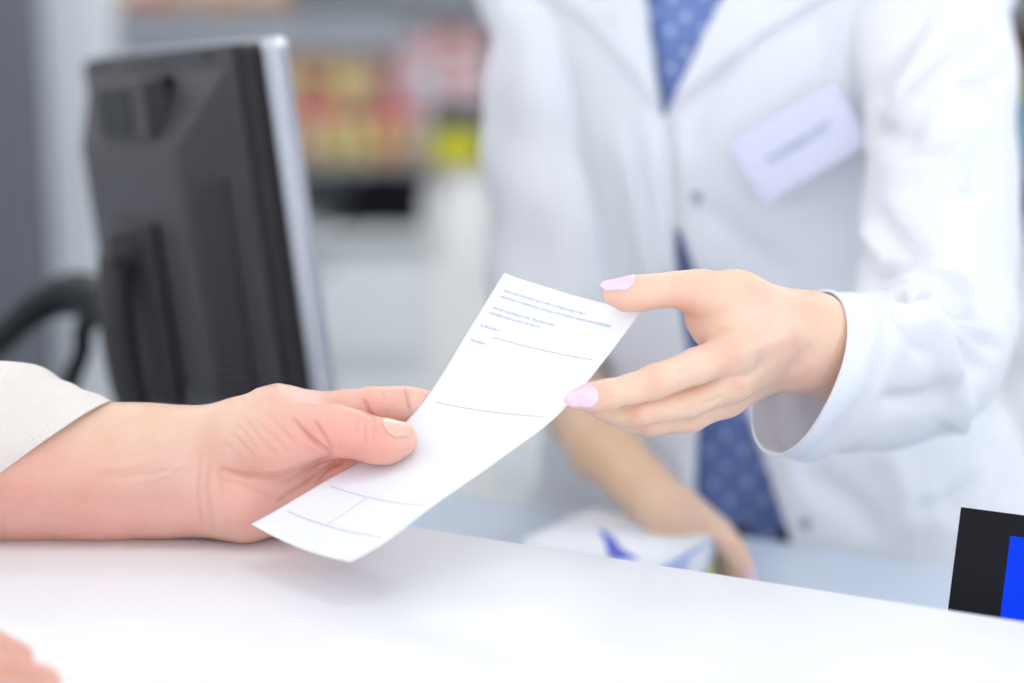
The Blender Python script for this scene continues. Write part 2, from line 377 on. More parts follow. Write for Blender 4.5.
# ================================================================== PAPER
prow = [(0, (504, 273, 1.118), (641, 312, 1.092)), (.2, (466, 335, 1.112), (600, 366, 1.078)), (.385, (427, 397, 1.105), (558, 415, 1.062)),
        (.58, (378, 448, 1.094), (497, 461, 1.043)), (.77, (323, 482, 1.080), (430, 508, 1.025)), (.905, (280, 508, 1.070), (388, 540, 1.012)), (1, (251, 524, 1.062), (351, 562, 1.004))]
pv = np.array([r[0] for r in prow]); PL = np.array([pt(*r[1]) for r in prow]); PR = np.array([pt(*r[2]) for r in prow])
def spl(x, X, Y):
    out = []
    n = len(X); m = np.zeros_like(Y)
    for i in range(n):
        if i == 0: m[i] = (Y[1]-Y[0])/(X[1]-X[0])
        elif i == n-1: m[i] = (Y[-1]-Y[-2])/(X[-1]-X[-2])
        else: m[i] = (Y[i+1]-Y[i-1])/(X[i+1]-X[i-1])
    i = int(min(max(np.searchsorted(X, x)-1, 0), n-2)); h = X[i+1]-X[i]; t = (x-X[i])/h
    return (2*t**3-3*t*t+1)*Y[i]+(t**3-2*t*t+t)*h*m[i]+(-2*t**3+3*t*t)*Y[i+1]+(t**3-t*t)*h*m[i+1]
_pc = {}
def paper_at(u, v, lift=0):
    def S(u, v):
        L = spl(v, pv, PL); R = spl(v, pv, PR); w = 4*u*(1-u)
        return L+(R-L)*u - UPI*.0022*w*(.6+.6*v) + TOW*.001*w
    p = S(u, v)
    if lift:
        n = np.cross(S(min(u+.01, 1), v)-S(max(u-.01, 0), v), S(u, min(v+.01, 1))-S(u, max(v-.01, 0))); n = unit(n)
        if n@TOW < 0: n = -n
        p = p+n*lift
    return p
NU, NV = 40, 110
V = [paper_at(i/NU, j/NV) for j in range(NV+1) for i in range(NU+1)]
Fc = [(j*(NU+1)+i, (j+1)*(NU+1)+i, (j+1)*(NU+1)+i+1, j*(NU+1)+i+1) for j in range(NV) for i in range(NU)]
paper = tag(mesh_np('prescription', V, Fc, 'paper'), 'white printed prescription slip held between the two hands', 'paper')
md = paper.modifiers.new('thick', 'SOLIDIFY'); md.thickness = .00022; md.offset = 0
PW, PH = .088, .212
def paper_text(name, body, u0, v0, u1, m):
    V, Fc = text_verts(body, .0026); w = V[:, 0].max(); sx = (u1-u0)*PW/w
    W = [paper_at(min(u0+x*sx/PW, .995), min(max(v0-y/PH*1.0, 0), 1), .0004) for x, y, _ in V]
    o = mesh_np(name, W, Fc, m, paper, smooth=False); return o
def paper_rule(u0, v0, u1, v1, w=.00022):
    n = 24; W = []
    for i in range(n+1):
        t = i/n; u = u0+(u1-u0)*t; v = v0+(v1-v0)*t
        if abs(u1-u0) > abs(v1-v0): W += [paper_at(u, v-w/PH, .0004), paper_at(u, v+w/PH, .0004)]
        else: W += [paper_at(u-w/PW, v, .0004), paper_at(u+w/PW, v, .0004)]
    return mesh_np('ruled_line', W, [(2*i, 2*i+1, 2*i+3, 2*i+2) for i in range(n)], 'rule', paper, smooth=False)
for b, u0, v0, u1, m in (('PRESCRIPTION FOR THE SUPPLY OF MEDICINES ONLY', .067, .052, .67, 'ink'), ('PHARMACY STAMP AND DETAILS OF PATIENT NAME AND ADDRESS', .068, .071, .88, 'ink'),
                         ('NAME ADDRESS OR TELEPHONE', .06, .108, .52, 'ink'), ('NUMBER AND DATE OF BIRTH', .055, .125, .44, 'ink'), ('SURGERY', .05, .166, .2, 'ink'), ('Number', .048, .212, .165, 'inkd')):
    paper_text('printed_text', b, u0, v0, u1, m)
paper_rule(.18, .185, .93, .185); paper_rule(.08, .395, .93, .395); paper_rule(.09, .775, .95, .765); paper_rule(.08, .905, .93, .90); paper_rule(.44, .775, .44, .902)

# ================================================================== PEOPLE
def q(px, py, d, r): return (pt(px, py, d), r*d/F)
UPW = np.array((0, 0, 1.))
def head(fd, c, f, l):
    """c: centre of the skull; f: facing; l: the person's left"""
    A = [l, f, UPW]
    fd.ball(c, (.074, .092, .105), .01, A); fd.ball(c+f*.035-UPW*.05, (.056, .052, .062), .03, A); fd.ball(c+f*.062-UPW*.098, (.026, .022, .018), .02, A)
    fd.cone(c+f*.088-UPW*.0, c+f*.106-UPW*.032, .007, .011, .012)
    for s in (-1, 1):
        fd.ball(c+l*s*.075-UPW*.012-f*.005, (.008, .017, .030), .006, A); fd.ball(c+l*s*.036+f*.058-UPW*.03, (.022, .02, .02), .02, A)
        fd.cone(c+l*s*.015+f*.085+UPW*.022, c+l*s*.045+f*.074+UPW*.022, .007, .006, .014)
    fd.cone(c+f*.093-l*.02-UPW*.060, c+f*.093+l*.02-UPW*.060, .006, .006, .008)
    fd.cone(c-f*.02-UPW*.21, c-f*.005-UPW*.06, .052, .050, .02)
def face_details(c, f, l, parent):
    for s in (-1, 1):
        fd = Field(axis((-.02, .02, .002)), axis((-.02, .02, .002)), axis((-.02, .02, .002))); fd.ball((0, 0, 0), (.0125, .0125, .0125)); V, Q = fd.mesh()
        e_ = c+l*s*.032+f*.0745-UPW*0; o = mesh_np('eye', V+e_, Q, 'eye', parent)
        bm = bmesh.new(); bmesh.ops.create_uvsphere(bm, u_segments=20, v_segments=10, radius=.0058); bm.transform(Matrix.Translation(Vector(e_+f*.0082))); bm_obj('iris', bm, 'iris', o, smooth=True)
        tube('eyebrow', [c+l*s*.016+f*.094+UPW*.026, c+l*s*.034+f*.090+UPW*.032, c+l*s*.050+f*.078+UPW*.027], [.0022, .003, .0012], 'hair', parent, seg=8)
    tube('lips', [c+f*.090-l*.022-UPW*.061, c+f*.1005-UPW*.060, c+f*.090+l*.022-UPW*.061], [.002, .0055, .002], 'lip', parent, seg=10)
def hair(c, f, l, m, parent, long=True):
    fd = Field(axis((c[0]-.14, c[0]+.14, .005)), axis((c[1]-.16, c[1]+.16, .005)), axis((c[2]-.2, c[2]+.15, .005)))
    A = [l, f, UPW]; fd.ball(c-f*.008+UPW*.012, (.084, .098, .112), .01, A)
    if long: fd.ball(c-f*.09-UPW*.02, (.035, .035, .035), .03, A)
    for s in (-1, 1): fd.cone(c+l*s*.07+UPW*.02, c+l*s*.068-f*.03-UPW*.06, .02, .018, .02)
    X = fd.ax[0][:, None, None]-c[0]; Y = fd.ax[1][None, :, None]-c[1]; Z = fd.ax[2][None, None, :]-c[2]
    ff = X*f[0]+Y*f[1]; cut = .012-(-(ff-.045)*.8+(Z-.045)*.6)   # face side opening
    fd.v = np.maximum(fd.v, cut.astype(np.float32)); V, Q = fd.mesh()
    return mesh_np('hair', relax(V, Q, 1), Q, m, parent)
def torso_d(fd, O, f, l, prof, infl=0, shift=None):
    z0, z1 = min(prof[:, 0]), max(prof[:, 0])
    sl, X, Y, Z = fd.block((O[0]-.45, O[1]-.45, z0-.02), (O[0]+.45, O[1]+.45, z1+.02))
    w = np.interp(Z, prof[:, 0], prof[:, 1])+infl; t = np.interp(Z, prof[:, 0], prof[:, 2])+infl
    X = X-O[0]; Y = Y-O[1]; a = X*l[0]+Y*l[1]; b = X*f[0]+Y*f[1]
    if shift is not None: a = a-np.interp(Z, shift[:, 0], shift[:, 1])
    d = ((np.abs(a/w)**2.4+np.abs(b/t)**2.4)**(1/2.4)-1)*np.minimum(w, t)*.8
    d = np.maximum(d, np.maximum(Z-z1, z0-Z)); return sl, d, a, b, Z
def legs(fd, O, f, l, infl=0, foot=True):
    for s in (-1, 1):
        hp = np.array((O[0], O[1], .86))+l*s*.085; kn = hp*(1, 1, 0)+UPW*.47+f*.02; an = kn*(1, 1, 0)+UPW*.08-f*.01+UPW*0
        fd.chain([(hp, .085+infl), (kn, .055+infl), (an if foot else an+UPW*.03, .036+infl)], .03)
        if foot: fd.chain([(an-UPW*.04, .036), (an+f*.14-UPW*.055, .024)], .02)

# ---------------------------------------------------------------- pharmacist
OA = np.array((.192, 1.605)); yaw = math.radians(25)
fA = np.array((-math.sin(yaw), -math.cos(yaw), 0)); lA = np.array((math.cos(yaw), -math.sin(yaw), 0))
O3 = np.array((OA[0], OA[1], 0.))
profA = np.array([(-.66, .165, .11), (-.60, .178, .117), (-.5, .155, .10), (-.4, .135, .092), (-.3, .145, .10), (-.2, .155, .108), (-.12, .16, .098), (-.06, .15, .085), (-.01, .10, .065), (.03, .055, .052)]); profA[:, 0] += CAMZ
sA = pt(915, -40, 1.50); eA = pt(925, 348, 1.31); wA = pt(812, 343, 1.125)          # her left shoulder, elbow, wrist
sB = O3-lA*.165+UPW*(CAMZ-.07); eB = pt(548, 365, 1.60); wB = pt(672, 516, 1.405)
gx = axis((-.12, .025, .004), (.025, .24, .0011), (.24, .45, .006)); gy = axis((.99, 1.16, .0011), (1.16, 1.42, .003), (1.42, 1.85, .008))
gz = axis((0, .88, .02), (.88, 1.0, .0028), (1.0, 1.11, .004), (1.11, 1.215, .0011), (1.215, 1.80, .008))
body = Field(gx, gy, gz)
sl, d, *_ = torso_d(body, OA, fA, lA, profA); body.put(sl, d, 0)
body.cone(O3+UPW*(CAMZ-.02), sA+lA*0, .05, .05, .04); body.cone(O3+UPW*(CAMZ-.02), sB, .05, .05, .04)
body.chain([(sA, .040), (pt(934, 100, 1.432), .036), (pt(934, 230, 1.384), .034), (eA, .033)], .015); body.chain([(sB, .045), (eB, .033)], .02)
headA = O3+UPW*(CAMZ+.22)+fA*.02; head(body, headA, fA, lA)
legs(body, O3, fA, lA)
# left forearm, wrist and palm
body.chain([(eA, .036), (pt(868, 358, 1.21), .032)], .02)
body.chain([(pt(868, 352, 1.21), .031), (pt(814, 337, 1.125), .0252)], .012); body.chain([(pt(868, 368, 1.215), .029), (pt(806, 357, 1.13), .0185)], .012)
palm = body.new()
MCP = dict(i=q(735, 351, 1.078, 20), m=q(735, 381, 1.088, 18), r=q(727, 398, 1.103, 17), p=q(714, 403, 1.122, 15))
CAR = [q(806, 325, 1.118, 25), q(806, 338, 1.128, 25), q(803, 352, 1.135, 23), q(798, 360, 1.142, 20)]
for (k_, (a, ra)), (b, rb) in zip(MCP.items(), CAR): palm.cone(a, b, ra, rb, .010)
palm.chain([q(698, 292, 1.085, 19.5), q(738, 299, 1.094, 24), q(785, 318, 1.112, 30)], .012)     # thumb metacarpal
palm.chain([q(699, 318, 1.098, 12), q(712, 328, 1.098, 15), q(760, 335, 1.10, 22)], .014)                                    # web
palm.chain([q(728, 303, 1.094, 19), q(735, 335, 1.09, 18)], .012)
fing = body.new()
def finger(pts, k=.0035):
    g = body.new(); g.chain(pts, k); lo = np.min([p[0] for p in pts], 0)-.03; hi = np.max([p[0] for p in pts], 0)+.03
    sl = body.block(lo, hi)[0]; fing.v[sl] = Field.smin(fing.v[sl], g.v[sl], .0012)
finger([MCP['i'], q(697, 366, 1.067, 17.5), q(655, 382, 1.058, 17), q(632, 389, 1.056, 14.6), q(608, 394, 1.055, 14.2), q(592, 397, 1.055, 13.2), q(577, 399, 1.056, 10.6)])
finger([MCP['m'], q(690, 402, 1.078, 16), q(642, 410, 1.070, 15.5), q(622, 411, 1.076, 13), q(604, 407, 1.083, 12.6), q(588, 402, 1.092, 10.5)])
finger([MCP['r'], q(690, 417, 1.094, 15.2), q(650, 421, 1.086, 14.3), q(628, 419, 1.093, 12.2), q(612, 413, 1.10, 11.5), q(598, 406, 1.108, 9.5)])
finger([MCP['p'], q(685, 414, 1.112, 13), q(655, 417, 1.108, 12.2), q(636, 415, 1.114, 10.5), q(618, 410, 1.122, 9)])
finger([q(700, 291, 1.085, 20), q(676, 289.5, 1.083, 17), q(656, 291, 1.081, 16.3), q(640, 293, 1.080, 16.8), q(626, 294.5, 1.080, 15.8), q(614, 292.5, 1.080, 12.3)], .004)
palm.v = Field.smin(palm.v, fing.v, .007); body.v = Field.smin(body.v, palm.v, .010)
# right forearm and hand lying on the box
body.chain([(eB, .033), (pt(604, 447, 1.50), .0245), (wB, .0195)], .015)
body.chain([(wB, .0175), q(706, 533, 1.42, 21)], .015); body.chain([(pt(684, 523, 1.41), .017), q(722, 545, 1.415, 19)], .012)
for k_, pts in enumerate(([(715, 536, 1.40, 14), (733, 550, 1.395, 12.5), (741, 565, 1.392, 11.5), (746, 580, 1.393, 10)],
            [(712, 542, 1.41, 14), (729, 556, 1.405, 12), (735, 572, 1.402, 11), (738, 586, 1.40, 9.5)],
            [(708, 545, 1.42, 13), (724, 560, 1.42, 11), (730, 578, 1.42, 10)])): body.chain([q(*p) for p in pts], .004)
V, Q = body.mesh(); del body, palm, fing
V = relax(V, Q, 2, .4); N = vnormals(V, Q)
fold = [([(672, 314), (682, 320), (693, 318)], 4, -.0012), ([(647, 276), (651, 284)], 1.6, -.0003), ([(653, 275), (656, 284)], 1.6, -.0003),
        ([(651, 366), (647, 380), (650, 394)], 1.5, -.0003), ([(658, 365), (655, 378)], 1.5, -.0003), ([(612, 383), (610, 396)], 1.4, -.0002),
        ([(790, 372), (803, 360), (814, 345)], 6, -.0010), ([(722, 396), (712, 402), (700, 404)], 2.2, -.0010),
        ([(735, 352), (765, 343), (800, 330)], 8, .0010), ([(745, 380), (770, 368), (795, 352)], 7, .0009), ([(752, 364), (780, 352)], 6, -.0006),
        ([(733, 346), (731, 358)], 9, .0010), ([(741, 378), (739, 388)], 8, .0010)]
V = sculpt(V, N, fold, 0, 1.3)
pharm = mesh_np('person', V, Q, 'skin_a')
base = (.84, .62, .475); red = (.85, .40, .33); pk = (.88, .52, .45); pale = (.88, .68, .58)
paint(pharm, V, base, [(655, 382, 12, red, .42), (730, 352, 14, red, .32), (738, 384, 10, red, .30), (638, 413, 9, red, .45), (645, 430, 8, red, .35), (608, 392, 9, red, .22),
                       (620, 305, 16, pk, .5), (685, 308, 16, red, .45), (690, 322, 12, red, .3), (590, 403, 14, pk, .35), (800, 365, 22, pk, .5), (700, 285, 30, pk, .25), (690, 350, 28, pale, .5), (760, 320, 35, pale, .35), (610, 455, 70, (.80, .56, .34), .8, 1.35)], tone=(.95, .90, .88))  # last blob puts the shaded right forearm's golden tone into the colour
tag(pharm, 'person in white lab coat and blue dotted shirt reaching for the slip', 'person')
nail('fingernail', pt(608, 394, 1.055), pt(577, 399, 1.056), 10.9*1.056/F, TOW*.95+UPI*.10, .0162, .80, 'polish', pharm, free=.0024, lift=1.06, grow=1.36)
nail('fingernail', pt(640, 293, 1.08), pt(614, 292.3, 1.08), 12.8*1.08/F, UPI*.86+TOW*.55, .0165, .90, 'polish', pharm, free=.0028, lift=1.05, grow=1.40)
nail('fingernail', pt(741, 565, 1.392), pt(746, 580, 1.393), 10.3*1.39/F, TOW*.7+RGT*.6, .013, .9, 'polish', pharm)
hair(headA, fA, lA, 'hair', pharm); face_details(headA, fA, lA, pharm)

def fp(px, py, fd_=.118):
    """where the sight line meets the plane of her chest, in body coordinates (left, up)"""
    o = np.array((0, 0, CAMZ)); dr = pt(px, py, 1.0)-o; P0 = O3+fA*fd_; t = ((P0-o)@fA)/(dr@fA); P = o+dr*t
    return np.array(((P-O3)@lA, P[2]))
def poly_sd(A, Z, poly):
    shp = np.broadcast(A, Z).shape; A = np.broadcast_to(A, shp); Z = np.broadcast_to(Z, shp); D = np.full(shp, 9., np.float32); S = np.zeros(shp, bool); n = len(poly)
    for i in range(n):
        a, b = poly[i], poly[(i+1) % n]; D = np.minimum(D, seg_dist(A, Z, a, b)[0])
        c = ((a[1] > Z) != (b[1] > Z)) & (A < (b[0]-a[0])*(Z-a[1])/(b[1]-a[1]+1e-12)+a[0]); S ^= c
    return np.where(S, -D, D)
grid = lambda s: Field(axis((-.10, .50, s)), axis((1.36, 1.86, s)), axis((.42, 1.50, s*1.3)))
# shirt
g = grid(.005); sl, d, a, b, Z = torso_d(g, OA, fA, lA, profA, .006); g.v[sl] = d
g.cone(O3+UPW*(CAMZ-.02), sA, .056, .056, .04); g.cone(O3+UPW*(CAMZ-.02), sB, .056, .056, .04)
sl2, X, Y, Z2 = g.block((-1, 1, 0), (2, 3, 3)); A_ = (X-OA[0])*lA[0]+(Y-OA[1])*lA[1]; B_ = (X-OA[0])*fA[0]+(Y-OA[1])*fA[1]
vn = poly_sd(A_, Z2, [fp(652, -60), fp(668, -60), fp(661, 18)]); vn = np.where(B_ > 0, vn, .05)
g.v = np.maximum(g.v, -vn.astype(np.float32)); V, Q = g.mesh(); V = relax(V, Q, 2)
V = sculpt(V, vnormals(V, Q), [([(661, 18), (668, 70), (674, 130)], 4, .003), ([(672, 20), (680, 90)], 4, -.003), ([(715, 430), (735, 500), (745, 550)], 10, -.004), ([(720, 420), (760, 540)], 6, .003)])
shirt = mesh_np('shirt', V, Q, 'shirt', pharm)
uvl = shirt.data.uv_layers.new(name='body'); li = np.zeros(len(shirt.data.loops), np.int32); shirt.data.loops.foreach_get('vertex_index', li)
uv = np.stack(((V-O3)@lA, V[:, 2]), 1)[li]; uvl.data.foreach_set('uv', uv.astype(np.float32).ravel())
# lab coat body
prof = np.array([(-.98, .235, .17), (-.8, .225, .16), (-.66, .24, .15), (-.58, .225, .145), (-.5, .202, .122), (-.4, .170, .106), (-.3, .152, .108), (-.2, .160, .113), (-.12, .165, .104), (-.06, .156, .092), (-.01, .106, .072), (.02, .075, .062)]); prof[:, 0] += CAMZ
shift = np.array([(-1, .05), (-.58, .05), (-.5, .045), (-.4, .022), (-.3, .004), (-.2, 0), (0, 0)]); shift[:, 0] += CAMZ
def coat_shell(s, infl, inner):
    g = grid(s); sl, d, a, b, Z = torso_d(g, OA, fA, lA, prof, infl, shift); g.v[sl] = d
    g.cone(O3+UPW*(CAMZ-.02), sA, .058+infl, .060+infl, .04); g.cone(O3+UPW*(CAMZ-.02), sB, .058+infl, .060+infl, .04)
    h = grid(s); sl, d, a, b, Z = torso_d(h, OA, fA, lA, prof, inner, shift); h.v[sl] = d
    h.cone(O3+UPW*(CAMZ-.02), sA, .058+inner, .060+inner, .04); h.cone(O3+UPW*(CAMZ-.02), sB, .058+inner, .060+inner, .04)
    g.v = np.maximum(g.v, -h.v); sl2, X, Y, Z2 = g.block((-1, 1, 0), (2, 3, 3))
    A_ = (X-OA[0])*lA[0]+(Y-OA[1])*lA[1]; B_ = (X-OA[0])*fA[0]+(Y-OA[1])*fA[1]; g.v = np.maximum(g.v, (Z2-(CAMZ+.025)).astype(np.float32)); return g, A_, B_, Z2
openings = [[fp(*p) for p in ((632, -60), (641, 0), (664, 114), (666, 120), (668, 115), (719, 0), (752, -60))],
            [fp(*p) for p in ((676, 222), (677, 268), (699, 430), (698, 560), (696, 640), (694, 1100), (905, 1100), (830, 640), (800, 548), (742, 400), (694, 268), (682, 229))]]
g, A_, B_, Z2 = coat_shell(.004, .016, .006)
op = np.where(B_ > 0, np.minimum(poly_sd(A_, Z2, openings[0]), poly_sd(A_, Z2, openings[1])), .05); g.v = np.maximum(g.v, -op.astype(np.float32)); V, Q = g.mesh(); V = relax(V, Q, 2)
cf = [([(665, 112), (670, 170), (677, 235)], 4, -.009), ([(560, 60), (575, 160), (590, 260)], 14, -.006), ([(520, 120), (545, 200), (560, 280)], 14, -.005), ([(615, 120), (640, 230), (650, 290)], 10, .004), ([(640, 90), (655, 190), (662, 270)], 7, .003),
      ([(700, 200), (740, 240), (800, 280)], 14, -.004), ([(770, 215), (810, 200), (850, 160)], 8, -.003), ([(840, 60), (845, 130)], 7, .003), ([(825, 20), (835, 80), (850, 130)], 6, -.004),
      ([(730, 60), (700, 110), (690, 160)], 12, -.004), ([(755, 300), (760, 400), (820, 520)], 14, .005), ([(790, 470), (850, 500), (880, 540)], 14, -.006), ([(880, 440), (905, 490), (915, 540)], 14, .007),
      ([(905, 512), (945, 500), (985, 470)], 6, -.010), ([(985, 470), (995, 430), (1005, 400)], 6, -.008), ([(1000, 440), (1003, 470), (1010, 500)], 5, -.006), ([(930, 480), (940, 540)], 10, .006), ([(650, 440), (655, 540)], 9, -.005), ([(680, 440), (685, 540)], 6, .004)]
V = sculpt(V, vnormals(V, Q), cf)
coat = mesh_np('lab_coat', V, Q, 'coat', pharm)
# lapels
for poly in (((632, -40), (640, 0), (664, 114), (640, 82), (586, 27), (545, 8), (520, -40)), ((722, -6), (667, 119), (690, 95), (756, 42), (822, 0), (838, -60), (748, -60))):
    P2 = [fp(*p) for p in poly]; g, A_, B_, Z2 = coat_shell(.0032, .0215, .0165)
    op = np.where(B_ > 0, poly_sd(A_, Z2, P2), .05); g.v = np.maximum(g.v, op.astype(np.float32)); V, Q = g.mesh(); V = relax(V, Q, 2); mesh_np('lapel', V, Q, 'coat', coat)
def front_at(px, py, off=0):
    """point on the chest surface of the coat seen at (px,py)"""
    o = np.array((0, 0, CAMZ)); dr = unit(pt(px, py, 1.0)-o)
    for s in np.arange(1.2, 1.8, .001):
        P = o+dr*s; w = np.interp(P[2], prof[:, 0], prof[:, 1])+.016; t = np.interp(P[2], prof[:, 0], prof[:, 2])+.016; a = (P-O3)@lA-np.interp(P[2], shift[:, 0], shift[:, 1]); b = (P-O3)@fA
        if abs(a/w)**2.4+abs(b/t)**2.4 < 1: return P+fA*off
    return o+dr*1.5
for bp in ((697, 197), (722, 330), (806, 523)):
    c = front_at(*bp, .002); bm = bmesh.new(); bmesh.ops.create_cone(bm, cap_ends=True, segments=24, radius1=.0045, radius2=.004, depth=.003)
    bm.transform(Matrix.Translation(Vector(c)) @ Vector(fA).to_track_quat('Z', 'Y').to_matrix().to_4x4()); bm_obj('coat_button', bm, 'button', coat, smooth=False, bevel=.0006)
# sleeves: cloth tubes with an open mouth
def ring(c, tan, hint, ra, rb):
    t = unit(tan); a = unit(hint-t*(hint@t)); return (np.array(c), a*ra, unit(np.cross(t, a))*rb)
def sleeve(name, rings, m, parent, wall=.0016, depth=.06, n=12, seg=110, wr=.0022, folds=(), seed=1, wave=.0, cap=True, hem=None):
    C = catmull([r[0] for r in rings], n); A = catmull([r[1] for r in rings], n); B = catmull([r[2] for r in rings], n)
    rng = random.Random(seed); ph = [rng.uniform(0, 6.28) for _ in range(8)]
    rows = []; k = max(1, int(n*.8))
    for i in range(k, -1, -1): rows.append((C[i]+0*C[0], A[i], B[i], -wall*1.0, i))
    for i in range(len(C)): rows.append((C[i], A[i], B[i], 0, i))
    V = []
    for c, a, b, off, i in rows:
        for j in range(seg):
            th = 2*math.pi*j/seg; u = i/n
            w = wr*min(1, .25+u)*(math.sin(3*th+2.3*u+ph[0])+.7*math.sin(5*th-3.1*u+ph[1])+.6*math.sin(2*th+5.3*u+ph[2])+.5*math.sin(th+9*u+ph[3]))
            rad = math.cos(th)*a+math.sin(th)*b; rn = np.linalg.norm(rad); V.append(c+rad*(1+(off+w)/rn)+(0 if i > 2 else wave*math.sin(2*th+ph[4])*unit(np.cross(a, b))*(1-i/3)))
    V = np.array(V); R = len(rows); Fc = []
    for i in range(R-1):
        for j in range(seg): Fc.append((i*seg+j, i*seg+(j+1) % seg, (i+1)*seg+(j+1) % seg, (i+1)*seg+j))
    Fc = np.array(Fc)
    tst = np.cross(V[Fc[-1][2]]-V[Fc[-1][0]], V[Fc[-1][3]]-V[Fc[-1][1]])
    if tst@(V[Fc[-1][0]]-rows[-1][0]) < 0: Fc = Fc[:, ::-1]
    N = vnormals(V, Fc); N[:(k+1)*seg] = -N[:(k+1)*seg]*0
    keep = V[:(k+1)*seg].copy(); V = sculpt(V, N, folds)
    return mesh_np(name, V, Fc, m, parent)
m0 = pt(797, 374, 1.135); mt = pt(819, 291, 1.135)-m0; mr = pt(843, 368, 1.095)-m0
t1 = pt(925, 350, 1.31)-m0
sl_f = [([(868, 129), (899, 127), (930, 118)], 6, -0.0190), ([(864, 108), (885, 75), (908, 48), (934, 9)], 7, -0.0133), ([(875, 112), (920, 70), (960, 45), (996, 36)], 8, -0.0114), ([(885, 100), (905, 66), (925, 30)], 5, 0.0076),
        ([(880, 140), (930, 150), (987, 185)], 9, -0.0114), ([(878, 172), (920, 165), (960, 150), (1000, 110)], 9, 0.0114), ([(900, 190), (940, 185), (985, 180)], 9, -0.0095), ([(870, 205), (900, 240), (930, 262)], 8, -0.0095), ([(866, 225), (885, 262)], 7, 0.0095),
        ([(950, 90), (985, 75), (1008, 60)], 7, -0.0095), ([(930, 100), (980, 92), (1008, 95)], 8, 0.0095), ([(868, 276), (905, 292), (950, 296), (985, 318)], 6, -0.0171), ([(885, 268), (930, 276), (975, 290)], 7, 0.0114),
        ([(895, 306), (915, 335), (925, 362)], 7, -0.0095), ([(915, 300), (935, 330), (945, 360)], 6, 0.0095), ([(950, 305), (975, 330), (1000, 352)], 6, -0.0114), ([(880, 400), (925, 400), (965, 375)], 9, -0.0076), ([(940, 350), (960, 400), (950, 430)], 8, 0.0114), ([(960, 340), (980, 375)], 7, -0.0114)]
sleeve('sleeve', [(m0, mt, mr), (pt(832, 374, 1.168), mt*1.02, mr*1.02), (pt(875, 370, 1.21), mt*1.04, mr*1.05), ring(pt(912, 362, 1.275), (.03, .09, .02), mt, .056, .052), ring(pt(935, 320, 1.345), (.03, .07, .09), UPW+fA*.9, .060, .054), ring(pt(940, 220, 1.378), (.0, .05, .12), fA, .058, .053),
                  ring(pt(939, 100, 1.43), (.0, .06, .12), fA, .057, .054), ring(pt(924, 0, 1.475), (-.01, .05, .12), fA, .061, .058), ring(pt(905, -70, 1.50), (-.06, .03, .1), fA, .058, .05), ring(pt(850, -110, 1.52), (-.1, .02, .05), fA, .045, .04)], 'coat', coat, folds=sl_f, wr=.0016, seed=4, wave=.0015)
mB = pt(572, 384, 1.56)
sleeve('sleeve', [ring(mB, eB-wB, UPW, .038, .038), ring(pt(562, 372, 1.58), eB-wB, UPW, .045, .044), ring(pt(556, 345, 1.595), (-.05, .1, .2), UPW+fA, .056, .05), ring(pt(557, 280, 1.605), UPW, fA, .054, .054),
                  ring(pt(556, 150, 1.615), UPW, fA, .057, .056), ring(pt(560, 20, 1.62), UPW, fA, .058, .056), ring(pt(580, -60, 1.63), lA*.5+UPW, fA, .052, .048), ring(pt(610, -95, 1.62), lA+UPW*.3, fA, .042, .038)], 'coat', coat, wr=.003, seed=9)
# trousers
g = Field(axis((-.1, .45, .008)), axis((1.35, 1.85, .008)), axis((.02, .92, .012))); sl, d, *_ = torso_d(g, OA, fA, lA, profA, .004); g.v[sl] = d; legs(g, O3, fA, lA, .012, False); V, Q = g.mesh(); mesh_np('trousers', V, Q, 'trousers', pharm)

# name badge clipped on the coat
bc = [np.array(front_at(*p)) for p in ((731, 142), (832, 82), (869, 137), (765, 209))]
cB = sum(bc)/4; f_off = .024
P4 = [pt(731, 142, 0), pt(832, 82, 0)]
o_ = np.array((0, 0, CAMZ)); nB = unit(fA+lA*.30+UPW*.06)
def on_badge(px, py, lift=0):
    dr = pt(px, py, 1.0)-o_; t = ((cB+nB*f_off-o_)@nB)/(dr@nB); return o_+dr*t+nB*lift
cor = [on_badge(*p) for p in ((731, 142), (832, 81), (869, 137), (765, 210))]
ux = unit(cor[1]-cor[0]); uy = unit(np.cross(nB, ux)); wB_ = np.linalg.norm(cor[1]-cor[0]); ct_ = sum(cor)/4; hB_ = abs(((cor[0]+cor[1])/2-(cor[2]+cor[3])/2)@uy)
wB_ = (np.linalg.norm(cor[1]-cor[0])+np.linalg.norm(cor[2]-cor[3]))/2
bd = thing('name_badge', tuple(ct_), 'pale rectangular name badge pinned askew on the lab coat', 'badge'); bd.matrix_world = Matrix(((ux[0], uy[0], nB[0], ct_[0]), (ux[1], uy[1], nB[1], ct_[1]), (ux[2], uy[2], nB[2], ct_[2]), (0, 0, 0, 1)))
bpy.context.view_layer.update()
def rrect(w, h, r, n=5):
    return [(sx*(w/2-r)+r*math.cos(t), sy*(h/2-r)+r*math.sin(t)) for sx, sy, t0 in ((1, 1, 0), (-1, 1, 90), (-1, -1, 180), (1, -1, 270)) for t in [math.radians(t0+90*k/n) for k in range(n+1)]]
bm_obj('card', prism_bm(rrect(wB_, hB_, .003), -.0008, .0008), 'card', bd, local=True)
Vt, Ft = text_verts('PHARMACIST', .0088, .0001, .0002); Vt[:, 0] -= Vt[:, 0].max()/2; Vt[:, 0] *= .052/(2*Vt[:, 0].max()); Vt[:, 1] -= .003; Vt[:, 2] += .001
mesh_np('badge_text', Vt, Ft, 'cardtext', bd, smooth=False, local=True)
bm_obj('clip', box_bm(-.006, .006, hB_/2-.012, hB_/2-.001, -.004, -.001), 'card', bd, local=True, bevel=.0008)

